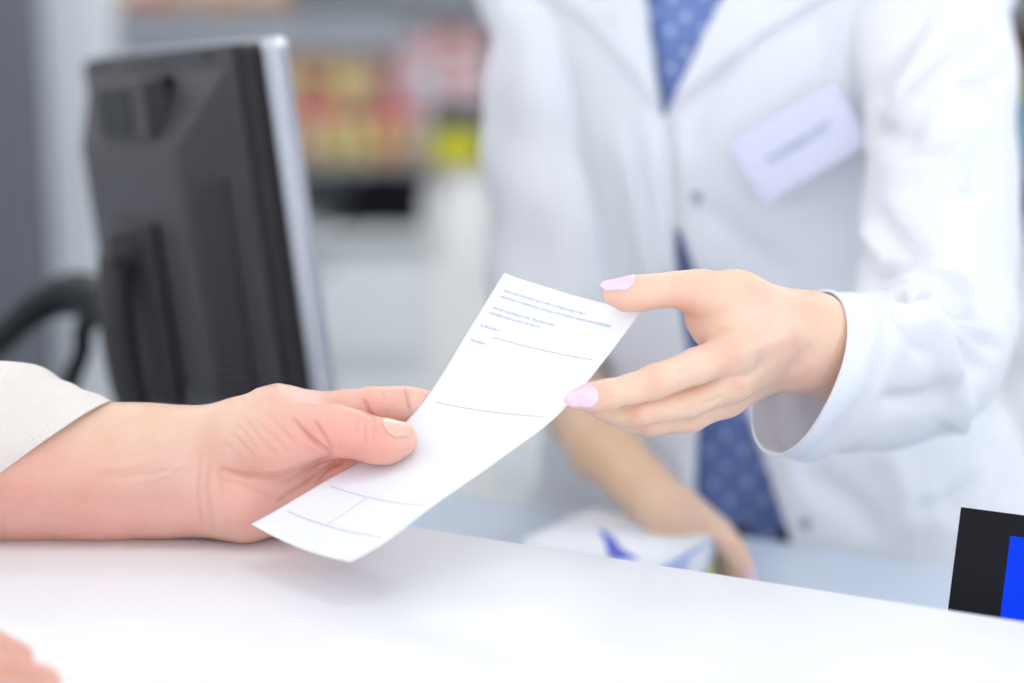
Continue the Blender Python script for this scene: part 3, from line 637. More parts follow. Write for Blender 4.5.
# ---------------------------------------------------------------- customer
OB = np.array((-.47, .70)); fB = unit((.6, .8, 0)); lB = np.array((-.8, .6, 0)); O4 = np.array((OB[0], OB[1], 0.))
profB = np.array([(-.66, .17, .12), (-.55, .18, .125), (-.4, .165, .115), (-.25, .17, .125), (-.15, .165, .11), (-.1, .14, .09), (-.05, .06, .055)]); profB[:, 0] += CAMZ-.04
sC = O4+lB*.165+UPW*(CAMZ-.16); eC = pt(-250, 462, 1.145); sD = O4-lB*.165+UPW*(CAMZ-.16); wD = pt(-140, 668, .93); eD = np.array((-.40, .70, CT+.02))
gx = axis((-1.0, -.34, .010), (-.34, -.20, .0025), (-.20, -.02, .0011)); gy = axis((.4, .82, .010), (.82, 1.0, .003), (1.0, 1.06, .002), (1.06, 1.165, .0011), (1.165, 1.2, .003)); gz = axis((0, 1.03, .02), (1.03, 1.165, .0011), (1.165, 1.75, .010))
body = Field(gx, gy, gz)
sl, d, *_ = torso_d(body, OB, fB, lB, profB); body.put(sl, d, 0)
body.cone(O4+UPW*(CAMZ-.11), sC, .05, .052, .04); body.cone(O4+UPW*(CAMZ-.11), sD, .05, .052, .04)
body.chain([(sC, .055), (eC+UPW*.01, .044)], .03); body.chain([(sD, .052), (eD, .042)], .03)
headB = O4+UPW*(CAMZ+.13)+fB*.02; head(body, headB, fB, lB); legs(body, O4, fB, lB)
body.chain([(eC, .044), q(-60, 460, 1.137, 72), q(30, 464, 1.13, 66), q(105, 467, 1.126, 56), q(160, 462, 1.122, 49), q(205, 454, 1.118, 41)], .02)
body.chain([q(0, 477, 1.13, 51), q(105, 479, 1.126, 47), q(175, 480, 1.122, 46), q(215, 482, 1.118, 42)], .02)
palm = body.new()
palm.chain([q(205, 452, 1.118, 40), q(240, 437, 1.108, 36), q(284, 424, 1.103, 34)], .010)                 # thenar mass
palm.chain([q(240, 446, 1.103, 30), q(278, 444, 1.094, 31), q(315, 433, 1.086, 26)], .012)
palm.chain([q(282, 422, 1.108, 34), q(322, 421, 1.112, 24)], .012)
palm.chain([q(215, 488, 1.118, 44), q(245, 496, 1.114, 42), q(290, 494, 1.122, 34)], .012)                # heel of the hand
palm.chain([q(290, 494, 1.124, 32), q(312, 490, 1.130, 22)], .012); palm.chain([q(262, 474, 1.124, 26), q(318, 462, 1.128, 22)], .012)
palm.chain([q(270, 440, 1.122, 28), q(322, 436, 1.126, 22)], .012)
fing = body.new()
finger([q(318, 416, 1.112, 24), q(345, 410, 1.108, 19.5), q(372, 405, 1.108, 17.5), q(392, 404, 1.110, 16.5), q(410, 404, 1.112, 16.5), q(428, 406, 1.114, 14), q(440, 407, 1.115, 11.5)], .004)
finger([q(322, 440, 1.124, 22), q(352, 440, 1.122, 18), q(380, 440, 1.116, 16.5), q(405, 437, 1.112, 15), q(424, 434, 1.110, 12)], .004)
finger([q(320, 464, 1.126, 20), q(345, 465, 1.122, 17), q(370, 463, 1.114, 15.5), q(392, 460, 1.108, 14), q(408, 458, 1.104, 11)], .004)
finger([q(312, 488, 1.130, 18), q(335, 490, 1.124, 14.5), q(356, 488, 1.116, 13), q(374, 485, 1.108, 11.5)], .004)
finger([q(312, 434, 1.086, 28), q(335, 431, 1.080, 25), q(354, 434, 1.076, 22.5), q(374, 440.5, 1.073, 21.5), q(388, 442, 1.073, 20.5), q(402, 439.5, 1.074, 16)], .005)
palm.v = Field.smin(palm.v, fing.v, .006); body.v = Field.smin(body.v, palm.v, .012)
# right hand near the viewer
body.chain([(eD, .040), (wD, .027)], .02); body.chain([(wD, .026), q(-95, 668, .93, 48)], .015); body.chain([q(-100, 655, .93, 34), q(-45, 655, .928, 27)], .012); body.chain([q(-100, 690, .915, 34), q(-45, 690, .912, 27)], .012)
for pts in ([(-45, 652, .93, 26), (-8, 655, .925, 23.5), (14, 660, .92, 20)], [(-45, 678, .915, 25), (10, 680, .91, 23), (42, 685, .905, 20)], [(-45, 700, .90, 24), (8, 705, .895, 22), (36, 712, .89, 19)], [(-50, 722, .888, 22), (-5, 728, .884, 19), (15, 734, .88, 16)], [(-80, 690, .895, 26), (-50, 712, .875, 22), (-20, 722, .868, 18)]): body.chain([q(*p) for p in pts], .004)
V, Q = body.mesh(); del body, palm, fing
V = relax(V, Q, 2, .4); N = vnormals(V, Q)
cr = [([(222, 468), (244, 475), (273, 477), (299, 470), (331, 456)], 2.6, -.0018), ([(294, 419), (312, 440), (331, 453)], 2.0, -.0012), ([(316, 422), (324, 436), (331, 448)], 1.8, -.0010), ([(303, 428), (316, 443), (326, 450)], 1.5, -.0006),
      ([(244, 418), (264, 443), (277, 456)], 1.8, -.0006), ([(231, 432), (254, 456)], 1.8, -.0006), ([(257, 420), (286, 450)], 1.8, -.0006), ([(237, 424), (258, 448)], 1.5, -.0004), ([(270, 416), (296, 444)], 1.6, -.0005), ([(225, 442), (243, 460)], 1.6, -.0004),
      ([(366, 420), (364, 432), (366, 444)], 1.7, -.0008), ([(374, 421), (373, 433), (374, 443)], 1.5, -.0006), ([(358, 420), (356, 432)], 1.4, -.0004),
      ([(277, 501), (309, 479), (335, 461)], 2.0, -.0009), ([(316, 484), (328, 469), (342, 462)], 2.0, -.0012), ([(300, 480), (312, 470), (320, 460)], 1.6, -.0006), ([(225, 480), (260, 492), (290, 505)], 2.2, -.0005),
      ([(209, 466), (206, 490), (212, 528)], 2.4, -.0006), ([(200, 455), (197, 490), (202, 525)], 2.4, -.0004), ([(218, 470), (222, 495)], 2.0, -.0005),
      ([(405, 390), (409, 411)], 1.6, -.0009), ([(364, 400), (368, 411), (374, 419)], 1.8, -.0009), ([(382, 392), (384, 400)], 1.5, -.0003),
      ([(100, 470), (135, 464), (170, 455)], 4, .0008), ([(145, 481), (165, 475), (186, 463)], 2.4, .0008), ([(110, 480), (150, 474), (180, 470)], 3.0, -.0006), ([(60, 500), (120, 505), (190, 500)], 10, -.0010), ([(250, 395), (285, 390)], 8, .0010), ([(225, 402), (245, 398)], 6, -.0008)]
V = sculpt(V, N, [(p, w, a*1.35) for p, w, a in cr], 1.0, 1.2)
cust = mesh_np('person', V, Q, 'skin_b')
base2 = (.83, .575, .47); red2 = (.84, .36, .31); pk2 = (.88, .46, .41); yel = (.86, .68, .50); deep = (.62, .22, .18)
paint(cust, V, base2, [(70, 420, 60, yel, .6), (150, 412, 44, yel, .55), (230, 402, 26, yel, .45), (20, 495, 60, pk2, .7), (100, 515, 55, pk2, .65), (175, 510, 40, pk2, .5), (270, 500, 44, red2, .4), (235, 495, 30, pk2, .5), (280, 445, 34, pk2, .7), (335, 435, 30, pk2, .9), (385, 446, 28, red2, .6), (375, 405, 24, red2, .42), (340, 470, 24, red2, .5),  # forearm's yellow top and pink underside put overhead light into the colour
                       (320, 430, 20, red2, .3), (355, 455, 18, red2, .4), (250, 440, 22, base2, .4), (20, 670, 70, (.70, .37, .30), .85), (165, 470, 22, (.78, .58, .52), .5)],  # dark red blob paints the shade on the near fingers
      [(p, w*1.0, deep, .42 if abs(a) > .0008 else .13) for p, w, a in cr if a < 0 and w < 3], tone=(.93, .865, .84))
tag(cust, 'person in a cream knitted sleeve resting a forearm on the counter, holding the slip', 'person')
nail('fingernail', pt(388, 442, 1.073), pt(402, 439.5, 1.074), 16.6*1.074/F, UPI*.80+TOW*.62, .0160, .72, 'nail', cust, free=-.0006, lift=1.07, grow=1.30)
hair(headB, fB, lB, 'haird', cust); face_details(headB, fB, lB, cust)
# her jumper: body, near sleeve with a turned slanting cuff, other sleeve
g = Field(axis((-.85, -.1, .009)), axis((.35, 1.1, .009)), axis((.70, 1.42, .011))); sl, d, *_ = torso_d(g, OB, fB, lB, profB, .014); g.v[sl] = d
g.cone(O4+UPW*(CAMZ-.11), sC, .062, .066, .04); g.cone(O4+UPW*(CAMZ-.11), sD, .062, .064, .04)
V, Q = g.mesh(); jumper = mesh_np('jumper', relax(V, Q, 2), Q, 'knit', cust)
T_ = pt(110, 401, 1.121); F_ = pt(4, 470, 1.085); c0 = pt(22, 468, 1.128); rA = T_-c0; rB = F_-c0
c1 = pt(0, 462, 1.13)
def rg(px, py, d, ra, rb, lean=.0): return (pt(px, py, d), UPI*ra+RGT*lean, TOW*rb)
sleeve('sleeve', [(c0, rA, rB), (pt(2, 466, 1.13), UPI*.0455+RGT*.040, TOW*.046-RGT*.012), (pt(-22, 462, 1.132), UPI*.056+RGT*.029, TOW*.052-RGT*.016), (pt(-62, 462, 1.134), UPI*.0535+RGT*.006, TOW*.054-RGT*.010), rg(-130, 458, 1.14, .058, .054), (eC, UPI*.056+RGT*-.03, TOW*.056-RGT*.02),
                  ring(eC*.6+sC*.4, sC-eC, UPW+RGT, .062, .060), ring(sC, sC-eC, UPW+RGT, .068, .066)], 'knit', jumper, wall=.003, wr=.0012, seed=3,
       folds=[([(0, 385), (30, 372), (60, 385)], 9, .003)])
sleeve('sleeve', [ring(wD, eD-wD, UPW, .036, .036), ring(wD*.8+eD*.2, eD-wD, UPW, .040, .040), ring(wD*.3+eD*.7, eD-wD, UPW, .048, .048), ring(eD, sD-wD, UPW, .054, .054), ring((eD+sD)/2, sD-eD, fB, .058, .058), ring(sD, sD-eD, fB, .064, .064)], 'knit', jumper, wall=.003, wr=.001, seed=5)
g = Field(axis((-.85, -.1, .009)), axis((.35, 1.1, .009)), axis((.02, .92, .012))); sl, d, *_ = torso_d(g, OB, fB, lB, profB, .004); g.v[sl] = d; legs(g, O4, fB, lB, .012, False); V, Q = g.mesh(); mesh_np('trousers', V, Q, 'trousers', cust)

# ================================================================== MONITOR
cx, sx, cy, sy, cz, sz = [fn(math.radians(a)) for a in (-6.1, -4.6, 30.5) for fn in (math.cos, math.sin)]
Rm = Matrix.Rotation(math.radians(30.5), 3, 'Z') @ Matrix.Rotation(math.radians(-4.6), 3, 'Y') @ Matrix.Rotation(math.radians(-6.1), 3, 'X')
mo = thing('computer_monitor', (-.1565, 1.391, CAMZ-.1035), 'black flat computer monitor seen from behind with a silver screen edge', 'monitor'); mo.matrix_world = Matrix.Translation((-.1565, 1.391, CAMZ-.1035)) @ Rm.to_4x4(); bpy.context.view_layer.update()
W, H, t1, t2 = .335, .298, .0185, .0215
def slab(x0, x1, y0, y1, z0, z1, r, n=5, inset=0, x_in=None):
    """rounded-rectangle slab whose -x face can be inset"""
    def rr(y0, y1, z0, z1, r): return [(y, z) for yy, zz, t0 in ((y1-r, z1-r, 0), (y0+r, z1-r, 90), (y0+r, z0+r, 180), (y1-r, z0+r, 270)) for y, z in [(yy+r*math.cos(math.radians(t0+90*k/n)), zz+r*math.sin(math.radians(t0+90*k/n))) for k in range(n+1)]]
    bm = bmesh.new(); A = [bm.verts.new((x1, y, z)) for y, z in rr(y0, y1, z0, z1, r)]
    B = [bm.verts.new((x0, y, z)) for y, z in rr(y0+inset, y1-inset, z0+inset, z1-inset, r)]; m = len(A)
    bm.faces.new(A); bm.faces.new(B[::-1])
    for i in range(m): bm.faces.new((A[i], B[i], B[(i+1) % m], A[(i+1) % m]))
    return bm
bm_obj('bezel', slab(-t1, 0, 0, W, -H, 0, .008), 'silver', mo, local=True, bevel=.0025)
bm_obj('screen', slab(-.002, .0008, .018, W-.018, -H+.025, -.018, .001), 'glass', mo, local=True)
shell = bm_obj('rear_shell', slab(-t1-t2, -t1, .001, W-.001, -H+.001, -.001, .010, inset=.002), 'black', mo, local=True, bevel=.003)
# bulge: wide chamfers towards a flat raised back
X0, X1 = -t1-t2, -t1-t2-.026
oy0, oy1, oz0, oz1 = .012, W-.012, -H+.012, -.014; iy0, iy1, iz0, iz1 = .075, W-.045, -H+.05, -.070
bm = bmesh.new(); A = [bm.verts.new((X0+.001, y, z)) for y, z in ((oy0, oz0), (oy1, oz0), (oy1, oz1), (oy0, oz1))]; B = [bm.verts.new((X1, y, z)) for y, z in ((iy0, iz0), (iy1, iz0), (iy1, iz1), (iy0, iz1))]
bm.faces.new(A); bm.faces.new(B[::-1])
for i in range(4): bm.faces.new((A[i], B[i], B[(i+1) % 4], A[(i+1) % 4]))
bmesh.ops.recalc_face_normals(bm, faces=bm.faces)
bmesh.ops.bevel(bm, geom=[e for e in bm.edges if any(v in B for v in e.verts)], offset=.004, segments=3, profile=.6, affect='EDGES')
bm_obj('back_cover', bm, 'black', mo, local=True, smooth=False)
# top ridge with a dark cavity under it
bm_obj('top_housing', slab(X1-.001, X0+.004, .115, .235, -.066, -.018, .006, inset=.003), 'black', mo, local=True, bevel=.003)
bm_obj('recess', slab(X1-.0020, X1+.001, .150, .226, -.061, -.026, .004), 'blackd', mo, local=True)
# stand column on the back, round boss, lower hinge
bm_obj('mount_plate', slab(X1-.008, X1+.002, .135, .235, -.27, -.125, .008, inset=.003), 'black', mo, local=True, bevel=.003)
tube('stand_arm', [(X1-.020, .185, -.150), (X1-.026, .185, -.19), (X1-.026, .185, -.25), (X1-.018, .185, -.30)], [.013, .014, .014, .012], 'black', None, n=5).parent = mo
bm = bmesh.new(); bmesh.ops.create_cone(bm, cap_ends=True, segments=28, radius1=.018, radius2=.015, depth=.022); bm.transform(Matrix.Translation((X1-.016, .185, -.148)) @ Matrix.Rotation(math.radians(-90), 4, 'Y')); bm_obj('pivot_boss', bm, 'black', mo, local=True, bevel=.002)
# vents on the near chamfer: fine raised ribs
nrm = Vector((X1-X0, 0, 0)); s0 = Vector((X0, oy0, 0)); s1 = Vector((X1, iy0, 0)); dn = (s1-s0).normalized(); nn = Vector((dn.y, -dn.x, 0)); nn = nn if nn.y < 0 else -nn
bm = bmesh.new()
for i in range(25):
    z = -.095-i*.0065
    a = s0+(s1-s0)*.30; b = s0+(s1-s0)*.85
    vs = []
    for zz in (z, z-.0028):
        for p, o in ((a, -.0003), (b, -.0003), (b, .0028), (a, .0028)): vs.append(bm.verts.new((p.x+nn.x*o, p.y+nn.y*o, zz)))
    for f in ((0, 1, 2, 3), (7, 6, 5, 4), (0, 4, 5, 1), (1, 5, 6, 2), (2, 6, 7, 3), (3, 7, 4, 0)): bm.faces.new([vs[k] for k in f])
bm_obj('vent_ribs', bm, 'black', mo, local=True)
for yy in (.05, W-.05):
    bm = bmesh.new(); bmesh.ops.create_cone(bm, cap_ends=True, segments=16, radius1=.003, radius2=.0025, depth=.002); bm.transform(Matrix.Translation((X0-.001, yy, -.0075)) @ Matrix.Rotation(math.radians(-90), 4, 'Y')); bm_obj('screw', bm, 'blackd', mo, local=True)
# foot standing on the desk
mw = mo.matrix_world; arm_end = np.array(mw @ Vector((X1-.018, .185, -.30)))
foot = np.array((arm_end[0]-.0, arm_end[1], DT))
tube('neck', [arm_end+UPW*.02, arm_end*(1, 1, 0)+UPW*(arm_end[2]*.5+DT*.5), foot+UPW*.01], [.014, .018, .022], 'black', mo, n=5)
bm = bmesh.new(); bmesh.ops.create_cone(bm, cap_ends=True, segments=40, radius1=.095, radius2=.088, depth=.014); bm.transform(Matrix.Translation(Vector(foot)+Vector((0, 0, .0068)))); bm_obj('foot', bm, 'black', mo, bevel=.003)
# black cables to the left of it
cb = lambda *p: [pt(*a) for a in p]
cab = tube('cable', cb((128, 306, 1.60), (105, 300, 1.64), (72, 294, 1.66), (40, 306, 1.66), (10, 330, 1.65), (-30, 372, 1.64), (-60, 430, 1.66), (-110, 461, 1.69)), [.017, .018, .019, .015, .013, .012, .010, .010], 'cable', n=10)
tag(cab, 'thick black curved cable bundle leaving the monitor at its rear', 'cable')
cab2 = tube('cable', cb((118, 322, 1.62), (95, 316, 1.63), (84, 330, 1.64), (82, 352, 1.64), (72, 380, 1.64), (62, 420, 1.65), (58, 468, 1.66)), [.008, .010, .0085, .008, .0075, .0075, .0075], 'cable', n=10)
tag(cab2, 'thinner black cable hanging down beneath the thick cable bundle', 'cable')

# ================================================================== MEDICINE BOX
zt = DT+.046
bO, bA_, bB_ = on_z(590, 508, zt), on_z(531, 541, zt), on_z(715, 534, zt)
vy = unit(bA_-bO); vx = unit(bB_-bO); ang2 = math.atan2(vx[1], vx[0]); LX = np.linalg.norm(bB_-bO); LY = np.linalg.norm(bA_-bO)
mb = thing('medicine_box', (bO[0], bO[1], DT), 'white carton with a blue swoosh and lime corner lying on the work desk', 'box', rot=(0, 0, ang2))
Hb = .046
bm_obj('carton', box_bm(0, LX, -LY, 0, 0, Hb), 'box', mb, local=True, bevel=.0012)
def inbox(px, py):
    p = on_z(px, py, zt)-np.array((bO[0], bO[1], 0)); c, s = math.cos(-ang2), math.sin(-ang2); return (c*p[0]-s*p[1], s*p[0]+c*p[1])
L_ = catmull([inbox(*p) for p in ((598, 530), (604, 540), (607, 552), (612, 562))], 6); R_ = catmull([inbox(*p) for p in ((603, 530), (615, 540), (622, 549), (640, 560))], 6)
lo_ = -LY+.001
V = []; 
for a, b in zip(L_, R_): V += [(a[0], max(a[1], lo_), Hb+.0004), (b[0], max(b[1], lo_), Hb+.0004)]
mesh_np('printed_swoosh', V, [(2*i, 2*i+1, 2*i+3, 2*i+2) for i in range(len(L_)-1)], 'boxblue', mb, smooth=False, local=True)
bm_obj('end_print', prism_bm([(-LY+.002, .002), (-.003, .002), (-.003, Hb-.003), (-LY+.002, Hb-.003)], LX-.0002, LX+.0005, 'x'), 'boxpale', mb, local=True)
bm_obj('lime_print', prism_bm([(-LY*.55, .0015), (-.002, .0015), (-.002, Hb*.58), (-LY*.2, Hb*.40)], LX+.0005, LX+.0010, 'x'), 'boxlime', mb, local=True)
bm_obj('end_label', prism_bm([(-LY*.5, Hb*.45), (-LY*.16, Hb*.52), (-LY*.06, Hb*.9), (-LY*.42, Hb*.85)], LX+.0005, LX+.0010, 'x'), 'box', mb, local=True)
for i, (w, y) in enumerate(((.055, -.010), (.045, -.016), (.030, -.030))): bm_obj('printed_line', box_bm(LX*.35, LX*.35+w, y-.0012, y, Hb, Hb+.0004), 'boxink', mb, local=True)

# ================================================================== PAYMENT TERMINAL
tl = pt(961, 507, 1.095); td = unit((.90, -.43, 0)); tn0 = np.array((-td[1]*-1, 0, 0)); tn = unit(np.array((-.43, -.90, 0))*math.cos(math.radians(20))+UPW*math.sin(math.radians(20)))
tu = unit(np.cross(tn, td)*-1); tu = tu if tu[2] > 0 else -tu
tm = thing('payment_display', tuple(tl), 'black tilted display with a glowing blue screen beyond the counter edge', 'screen')
tm.matrix_world = Matrix(((td[0], tu[0], tn[0], tl[0]), (td[1], tu[1], tn[1], tl[1]), (td[2], tu[2], tn[2], tl[2]), (0, 0, 0, 1))); bpy.context.view_layer.update()
TW, TH = .20, .135
bm_obj('housing', box_bm(0, TW, -TH, 0, -.016, 0), 'gloss', tm, local=True, bevel=.0012)
bm_obj('screen', box_bm(.0285, TW-.028, -TH+.012, -.0120, -.001, .0006), 'blue', tm, local=True)
hx = np.array(tm.matrix_world @ Vector((TW/2, -TH*.8, -.014))); ft = np.array((hx[0]-tn[0]*.03, hx[1]-tn[1]*.03, DT))
tube('stand_arm', [hx, (hx+ft)/2-tn*.012, ft+UPW*.006], .011, 'black', tm, n=5)
bm = bmesh.new(); bmesh.ops.create_cone(bm, cap_ends=True, segments=32, radius1=.06, radius2=.055, depth=.010); bm.transform(Matrix.Translation(Vector(ft)+Vector((0, 0, .0048)))); bm_obj('foot', bm, 'black', tm, bevel=.002)

# ================================================================== BACK OF THE SHOP
YB = 3.55
def bx(px0, px1, py0, py1, y): a = on_y(px0, py0, y); b = on_y(px1, py1, y); return a[0], b[0], b[2], a[2]     # x0,x1,z0,z1
# low run of drawer cabinets with a worktop
zc = on_y(300, 229, YB)[2]
cz_ = zc
for i in range(6):
    w_ = .62; xa = -.72+i*w_
    c = thing('drawer_cabinet', (xa+w_/2, YB+.25, 0), ('white drawer cabinet at the left end of the back run' if i == 0 else f'white drawer cabinet below the medicine shelves, {["","second","third","fourth","fifth","last"][i]} from the left end'), 'cabinet', 'drawer cabinets along the back')
    bm_obj('carcass', box_bm(-w_/2+.002, w_/2-.002, -.23, .25, .06, cz_-.03), 'cabinet', c, local=True)
    zz = .07; hs = [.19, .19, .17]; tot = cz_-.03-.07; hs = [h*tot/sum(hs) for h in hs]
    for h in hs:
        dr = bm_obj('drawer', box_bm(-w_/2+.008, w_/2-.008, -.25, -.231, zz+.012, zz+h-.022), 'cabinet', c, local=True, bevel=.002)
        hd = bm_obj('handle', box_bm(-.08, .08, -.262, -.249, zz+h-.05, zz+h-.038), 'chrome', None, bevel=.002); hd.parent = dr
        zz += h
    bm_obj('plinth', box_bm(-w_/2+.01, w_/2-.01, -.2, .24, 0, .06), 'gap', c, local=True)
tag(bm_obj('worktop', box_bm(-.74, 3.02, YB-.02, YB+.5, cz_-.03, cz_), 'cabinet', bevel=.003), 'long pale worktop lying across the drawer cabinets', 'worktop')
# shelving above
za = on_y(300, 165, YB)[2]; zb = on_y(300, 46, YB)[2]; zd = on_y(300, 10, YB)[2]
sh = thing('medicine_shelving', (0, YB+.3, 0), 'grey metal wall shelving holding rows of medicine boxes', 'shelf')
xl, xr = on_y(118, 0, YB)[0], 3.0
xm = on_y(398, 0, YB)[0]
for z, th, x0_, x1_ in ((za, .010, xl, xr), (zd, .075, xl, xm), (zd, .018, xm, xr)): bm_obj('shelf_board', box_bm(x0_, x1_, YB-.02, YB+.34, z-th, z), 'shelf', sh)
bm_obj('shelf_board', box_bm(xl, xr, YB, YB+.34, zd+.35-.022, zd+.35), 'shelf', sh); bm_obj('shelf_board', box_bm(xl, xr, YB, YB+.34, zd+.70-.022, zd+.70), 'shelf', sh)
bm_obj('back_panel', box_bm(xl, xr, YB+.34, YB+.36, cz_, zd+.75), 'shelfback', sh)
for x in (xl, .72, 1.9, xr-.025): bm_obj('upright', box_bm(x, x+.025, YB+.01, YB+.34, cz_, zd+.75), 'shelf', sh)
PALETTE = {}
def colm(name, c): 
    if name not in PALETTE: PALETTE[name] = 1; M[name] = mat(name, srgb(*c), .45)
    return name
rnd = random.Random(11)
cnt = 0
def product(px0, px1, z0, z1, colour, band, y, label, group, dep=.07, kind='medicine_box'):
    xa, xb = on_y(px0, 100, y)[0], on_y(px1, 100, y)[0]
    t = thing(kind, ((xa+xb)/2, y+dep/2, z0), label, 'box', group)
    w = (xb-xa)/2-.0012; h = z1-z0
    bm_obj('carton', box_bm(-w, w, -dep/2, dep/2, 0, h), colm(*colour), t, local=True, bevel=.001)
    if band: bm_obj('printed_band', box_bm(-w*.98, w*.98, -dep/2-.0012, -dep/2+.001, h*band[1], h*band[2]), colm(*band[0]), t, local=True)
    return t
tan_ = ('carton_tan', (212, 180, 146)); ora = ('carton_orange', (222, 166, 118)); yel_ = ('carton_yellow', (222, 200, 136)); pnk = ('carton_pink', (238, 206, 210)); whp = ('carton_white', (240, 232, 236)); mag = ('carton_magenta', (216, 60, 120)); pur = ('carton_plum', (120, 60, 90)); lim = ('carton_lime', (214, 208, 30)); tea = ('carton_teal', (90, 150, 140)); nav = ('carton_navy', (60, 84, 140)); brn = ('carton_brown', (92, 66, 58)); red_ = ('carton_red', (220, 146, 136)); sky = ('carton_blue', (150, 180, 214))
zrow = za; hrow = (on_y(300, 104, YB)[2]-za)
names = {'carton_tan': 'tan', 'carton_orange': 'orange', 'carton_yellow': 'yellow', 'carton_pink': 'pale pink', 'carton_white': 'white', 'carton_lime': 'lime yellow', 'carton_red': 'coral', 'carton_teal': 'teal', 'carton_navy': 'navy', 'carton_brown': 'brown', 'carton_blue': 'light blue'}
ordn = ['first', 'second', 'third', 'fourth', 'fifth', 'sixth', 'seventh', 'eighth', 'ninth', 'tenth', 'eleventh', 'twelfth', 'thirteenth', 'fourteenth', 'fifteenth', 'sixteenth', 'seventeenth', 'eighteenth', 'nineteenth', 'twentieth']
# lower tier and upper tier right of the monitor
low = [(272, 297, yel_), (297, 322, tan_), (322, 347, yel_), (347, 372, yel_), (372, 396, ora), (396, 420, tan_)]
for i, (a, b, c) in enumerate(low):
    product(a, b, za, za+hrow*.98, c, (mag if i != 3 else pur, .80, .97), YB+.01, f'small {names[c[0]]} medicine box, {ordn[i]} from the monitor in the lower tier', 'medicine boxes in the lower tier')
up = [(276, 304, tan_), (304, 330, ora), (330, 354, yel_), (354, 378, tan_), (378, 392, red_)]
for i, (a, b, c) in enumerate(up):
    product(a, b, za+hrow, za+hrow*1.85, c, (rnd.choice([red_, yel_, pur]), .3, .5), YB+.01, f'small {names[c[0]]} medicine box, {ordn[i]} from the monitor in the upper tier', 'medicine boxes in the upper tier')
tp = [(394, 418, pnk), (418, 440, whp), (440, 464, pnk), (464, 487, whp)]
for i, (a, b, c) in enumerate(tp):
    product(a, b, za+hrow*(1.0 if i else .99), za+hrow*1.62, c, ((red_, sky, red_, mag)[i], .45, .62), YB+.012, f'{names[c[0]]} medicine box in the pink stack, {ordn[i]} from the tan boxes, lower layer', 'pink and white medicine boxes')
    product(a+1, b+1, za+hrow*1.62, za+hrow*2.25, (whp, pnk, red_, pnk)[i], ((red_, red_, whp, red_)[i], .3, .5), YB+.012, f'{names[(whp, pnk, red_, pnk)[i][0]]} medicine box in the pink stack, {ordn[i]} from the tan boxes, top layer', 'pink and white medicine boxes')
product(420, 430, za, za+hrow*.98, whp, (sky, .4, .6), YB+.01, 'thin white medicine box beside the lime tub', 'medicine boxes in the lower tier')
# boxes hidden behind the pharmacist need not exist; those showing past her shoulder do
for i, (a, b, c, h0, h1) in enumerate(((1000, 1022, brn, 1.15, 2.3), (1022, 1050, brn, 1.15, 2.3), (1000, 1024, tea, 0, 1.12), (1024, 1052, sky, 0, 1.12))):
    product(a, b, za+hrow*h0, za+hrow*h1, c, (sky, .3, .45) if i > 1 else (lim, .05, .15), YB+.01, f'{("dark brown", "dark brown", "teal", "light blue")[i]} medicine box past the right shoulder, {("upper inner", "upper outer", "lower inner", "lower outer")[i]} one', 'medicine boxes past the right shoulder')
product(1000, 1040, cz_, cz_+.07, nav, None, YB-.0, 'navy box on the worktop past the right shoulder', 'boxes on the worktop', kind='storage_box')
# orange boxes on the shelf above the monitor
for i in range(8):
    a = 122+i*21; c = (ora, red_, ora, tan_, ora, ora, tan_, ora)[i]
    product(a, a+20.4, zd, zd+.085+.01*(i % 3), c, (whp, .35, .5), YB+.0, f'{names[c[0]]} medicine box on the top shelf, {ordn[i]} from its left end', 'orange boxes on the top shelf')
# lime tub
c0_ = on_y(455, 160, YB-.03); tb = thing('plastic_tub', (c0_[0], YB+.03, za), 'lime yellow rounded plastic tub at the end of the lower shelf', 'tub')
bm = bmesh.new(); bmesh.ops.create_cone(bm, cap_ends=True, segments=36, radius1=.047, radius2=.052, depth=.048); bm.transform(Matrix.Translation((0, 0, .024))); bm_obj('tub', bm, colm(*lim), tb, local=True, bevel=.004)
bm = bmesh.new(); bmesh.ops.create_cone(bm, cap_ends=True, segments=36, radius1=.054, radius2=.052, depth=.010); bm.transform(Matrix.Translation((0, 0, .053))); bm_obj('lid', bm, colm('lid_yellow', (206, 200, 60)), tb, local=True, bevel=.002)
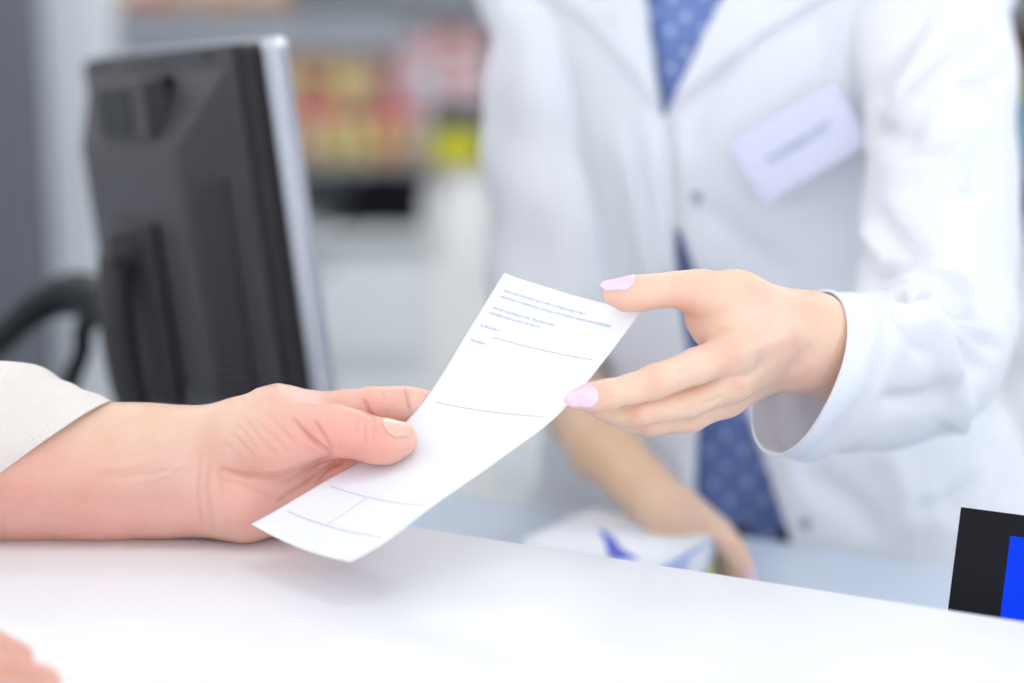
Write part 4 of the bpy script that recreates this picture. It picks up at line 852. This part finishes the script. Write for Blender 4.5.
# dark printer under the shelf, white appliance beside it
pa = on_y(330, 226, YB+.02); pb = on_y(424, 226, YB+.02); pc = on_y(372, 168, YB+.02)
pr = thing('printer', ((pa[0]+pb[0])/2, YB+.15, cz_), 'black sloping-sided printer on the back worktop under the shelf', 'printer')
hw = (pb[0]-pa[0])/2; hh = za-.012-cz_
bm_obj('body', prism_bm([(-hw, 0), (hw, 0), (hw, hh*.98), (-hw*.12, hh*.98), (-hw*.85, hh*.18)], -.13, .13, 'y'), 'gloss', pr, local=True, bevel=.004)
bm_obj('paper_slot', box_bm(-hw*.3, hw*.8, -.134, -.128, hh*.30, hh*.40), 'blackd', pr, local=True)
YC = YB-.62
wa = on_y(422, 300, YC); wb_ = on_y(500, 196, YC)
wd = thing('storage_cabinet', ((wa[0]+wb_[0])/2, YC+.15, 0), 'narrow white storage cabinet standing on the floor before the black printer', 'cabinet'); hw2 = (wb_[0]-wa[0])/2
bm_obj('body', box_bm(-hw2, hw2, -.15, .15, .03, wb_[2]), 'white', wd, local=True, bevel=.010, seg=4)
bm_obj('door', box_bm(-hw2*.88, hw2*.88, -.158, -.150, .06, wb_[2]-.10), 'white', wd, local=True, bevel=.003)
bm_obj('plinth', box_bm(-hw2*.9, hw2*.9, -.13, .14, 0, .03), 'gap', wd, local=True)
# left: pale door and dark column
da, db, _, _ = bx(30, 122, 400, 0, 3.4)
struct('door_1', box_bm(on_y(10, 0, 3.45)[0]-.05, xl-.01, 3.46, 3.50, 0, 2.1), 'door')
cl_ = on_y(24, 100, 3.3)[0]
struct('trim_1', box_bm(cl_-.35, cl_, 3.25, 3.45, 0, 2.75), 'column')

# ================================================================== LIGHT
w = bpy.data.worlds.new('world'); SC.world = w; w.use_nodes = True; bg = w.node_tree.nodes['Background']
bg.inputs['Color'].default_value = (.89, .945, 1.0, 1); bg.inputs['Strength'].default_value = 1.85
def area(name, loc, size, power, col, target):
    l = bpy.data.lights.new(name, 'AREA'); l.shape = 'RECTANGLE'; l.size, l.size_y = size; l.energy = power; l.color = col
    o = bpy.data.objects.new(name, l); COL.objects.link(o); o.location = loc; o.rotation_euler = (Vector(target)-Vector(loc)).to_track_quat('-Z', 'Y').to_euler(); return o
area('window_light', (-2.3, .9, 2.0), (1.6, 1.3), 9, (1, .98, .95), (0, 1.2, 1.0))
area('shop_window_light', (2.2, -1.2, 1.9), (1.8, 1.6), 5, (.86, .93, 1), (0, 1.4, 1.1))
